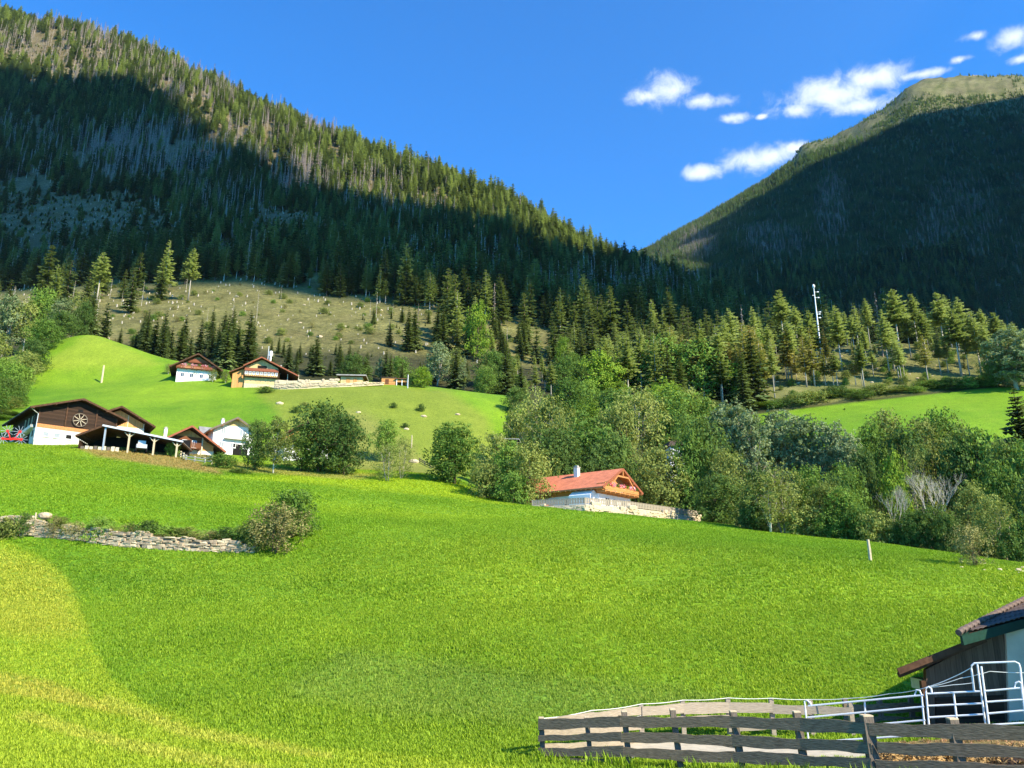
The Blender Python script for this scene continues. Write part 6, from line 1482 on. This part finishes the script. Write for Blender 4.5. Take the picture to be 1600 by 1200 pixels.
# ---------------------------------------------------------------- grass
def tuft(seed, n=14, h=.16, spread=.13, w=.012):
    r = random.Random(seed); mb = MB()
    for i in range(n):
        a = r.uniform(0, 6.28); d = r.uniform(0, spread); x, y = math.cos(a)*d, math.sin(a)*d; b = r.uniform(0, 6.28); l = h*r.uniform(.5, 1.25); lean = l*r.uniform(.15, .7)
        p0 = Vector((x, y, -.02)); p1 = Vector((x+math.cos(b)*lean*.4, y+math.sin(b)*lean*.4, l*.65)); p2 = Vector((x+math.cos(b)*lean, y+math.sin(b)*lean, l)); s_ = Vector((-math.sin(b), math.cos(b), 0))*w
        mb.add([p0-s_, p0+s_, p1+s_*.8, p1-s_*.8, p2], [(0, 1, 2, 3), (3, 2, 4)])
    return mb.mesh('grass_tuft', M['grass'])
m_, t_, b_ = newmat('grass'); M['grass'] = m_
at_ = nd(t_, 'ShaderNodeAttribute', attribute_name='gcol', attribute_type='INSTANCER'); gi_ = nd(t_, 'ShaderNodeNewGeometry'); oi_ = nd(t_, 'ShaderNodeObjectInfo')
c_ = mixc(t_, 1.0, at_.outputs['Color'], ramp(t_, gi_.outputs['Random Per Island'], [(0, (.72, .75, .6)), (.5, (1.3, 1.22, 1.0)), (1, (2.5, 2.0, 2.7))]), 'MULTIPLY')
c_ = mixc(t_, 1.0, c_, ramp(t_, oi_.outputs['Random'], [(0, (.75, .8, .7)), (1, (1.3, 1.2, 1.3))]), 'MULTIPLY')
t_.links.new(c_, b_.inputs['Base Color']); b_.inputs['Roughness'].default_value = .5
tr_ = nd(t_, 'ShaderNodeBsdfTranslucent'); t_.links.new(c_, tr_.inputs[0]); mx_ = nd(t_, 'ShaderNodeMixShader'); mx_.inputs[0].default_value = .3
t_.links.new(b_.outputs[0], mx_.inputs[1]); t_.links.new(tr_.outputs[0], mx_.inputs[2]); t_.links.new(mx_.outputs[0], t_.nodes['Material Output'].inputs[0])
def grass_field(name, n, y0, y1, hgt, seed, tufts, spr=1.0):
    r = np.random.RandomState(seed); y = np.sqrt(r.uniform((y0+8)**2, (y1+8)**2, n))-8; u = r.uniform(-.78, .78, n); x = u*(y+3)
    z = height(x, y); c, md = ground_colour(x, y, z); px, py = proj(x, y, z)
    ok_ = (md > .5) & ~((px > 1375) & (py > 1128) & (y < 27) & (r.uniform(0, 1, n) < .8)) & ~inpoly(px, py, [(930,1163),(1180,1155),(1360,1160),(1370,1185),(1150,1186),(985,1180)])
    ok_ &= ~((np.abs(y-60.0) < .9) & (px < 400)) & ~((py < 815) & (px > 835) & (px < 1110) & (y > 95))
    x, y, z, c = x[ok_], y[ok_], z[ok_], c[ok_]
    s = (hgt*(.7+.6*(fbm(x/3, y/3, 2, 13)+.5)))*r.uniform(.7, 1.3, len(x))
    o = forest_points(name, x, y, z, s, tufts, spr)
    ca = o.data.attributes.new('gcol', 'FLOAT_COLOR', 'POINT'); ca.data.foreach_set('color', np.concatenate([c, np.ones((len(c), 1))], 1).astype(np.float32).ravel())
    md_ = o.modifiers[0].node_group
    return o
TU = []
for i in range(3):
    x, y, z = at(400+i*60, 23.4); t = link('grass_tuft', tuft(i), None, (x, y, z)); tag(t, kind='stuff'); TU.append(t)
c_, _ = ground_colour(np.array([0.]), np.array([25.]), np.array([-4.5]))
for t in TU:                                       # the three loose tufts are coloured like the field round them
    mm = M['grass'].copy(); mm.name = 'grass_single'; a_ = [n for n in mm.node_tree.nodes if n.type == 'ATTRIBUTE'][0]; rgb = mm.node_tree.nodes.new('ShaderNodeRGB'); rgb.outputs[0].default_value = (*[float(v) for v in c_[0]], 1)
    for l in list(a_.outputs['Color'].links): mm.node_tree.links.new(rgb.outputs[0], l.to_socket)
    t.material_slots[0].link = 'OBJECT'; t.material_slots[0].material = mm
grass_field('meadow_grass', 110000, 19, 46, .62, 1, TU, 1.25)
grass_field('meadow_grass_mid', 110000, 46, 80, .62, 2, TU, 1.9)
grass_field('meadow_grass_far', 90000, 80, 132, .62, 3, TU, 2.6)
# weeds along the foot of the near fence
wd = []
for i in range(2): wd.append(tuft(50+i, 26, .34, .2, .016))
for i in range(70):
    px = rng.uniform(842, 1620); Y = YN(px)-rng.uniform(.05, .9); x, y, z = at(px, Y)
    if px < 1050 and rng.random() < .4: continue
    o_ = link('weed', wd[i % 2], None, (x, y, z)); o_.rotation_euler = (0, 0, rng.uniform(0, 6)); s_ = rng.uniform(.55, 1.15); o_.scale = (s_, s_, s_); tag(o_, 'tall grassy weeds at the foot of the dark paddock fence', 'weed', 'weeds at the foot of the near fence')
    o_.material_slots[0].link = 'OBJECT'; o_.material_slots[0].material = mm

# ---------------------------------------------------------------- the air of the valley
m = MB(); m.box((0, 2000, 1990), (16000, 13000, 4200)); hz = m.build('haze', bpy.data.materials.new('valley_air'))
mt_ = hz.data.materials[0]; mt_.use_nodes = True; t = mt_.node_tree; t.nodes.clear(); pv_ = t.nodes.new('ShaderNodeVolumePrincipled'); ot_ = t.nodes.new('ShaderNodeOutputMaterial'); t.links.new(pv_.outputs[0], ot_.inputs['Volume'])
pv_.inputs['Density'].default_value = 0.000019; pv_.inputs['Color'].default_value = (.62, .84, 1, 1); pv_.inputs['Anisotropy'].default_value = .2; tag(hz, kind='stuff')
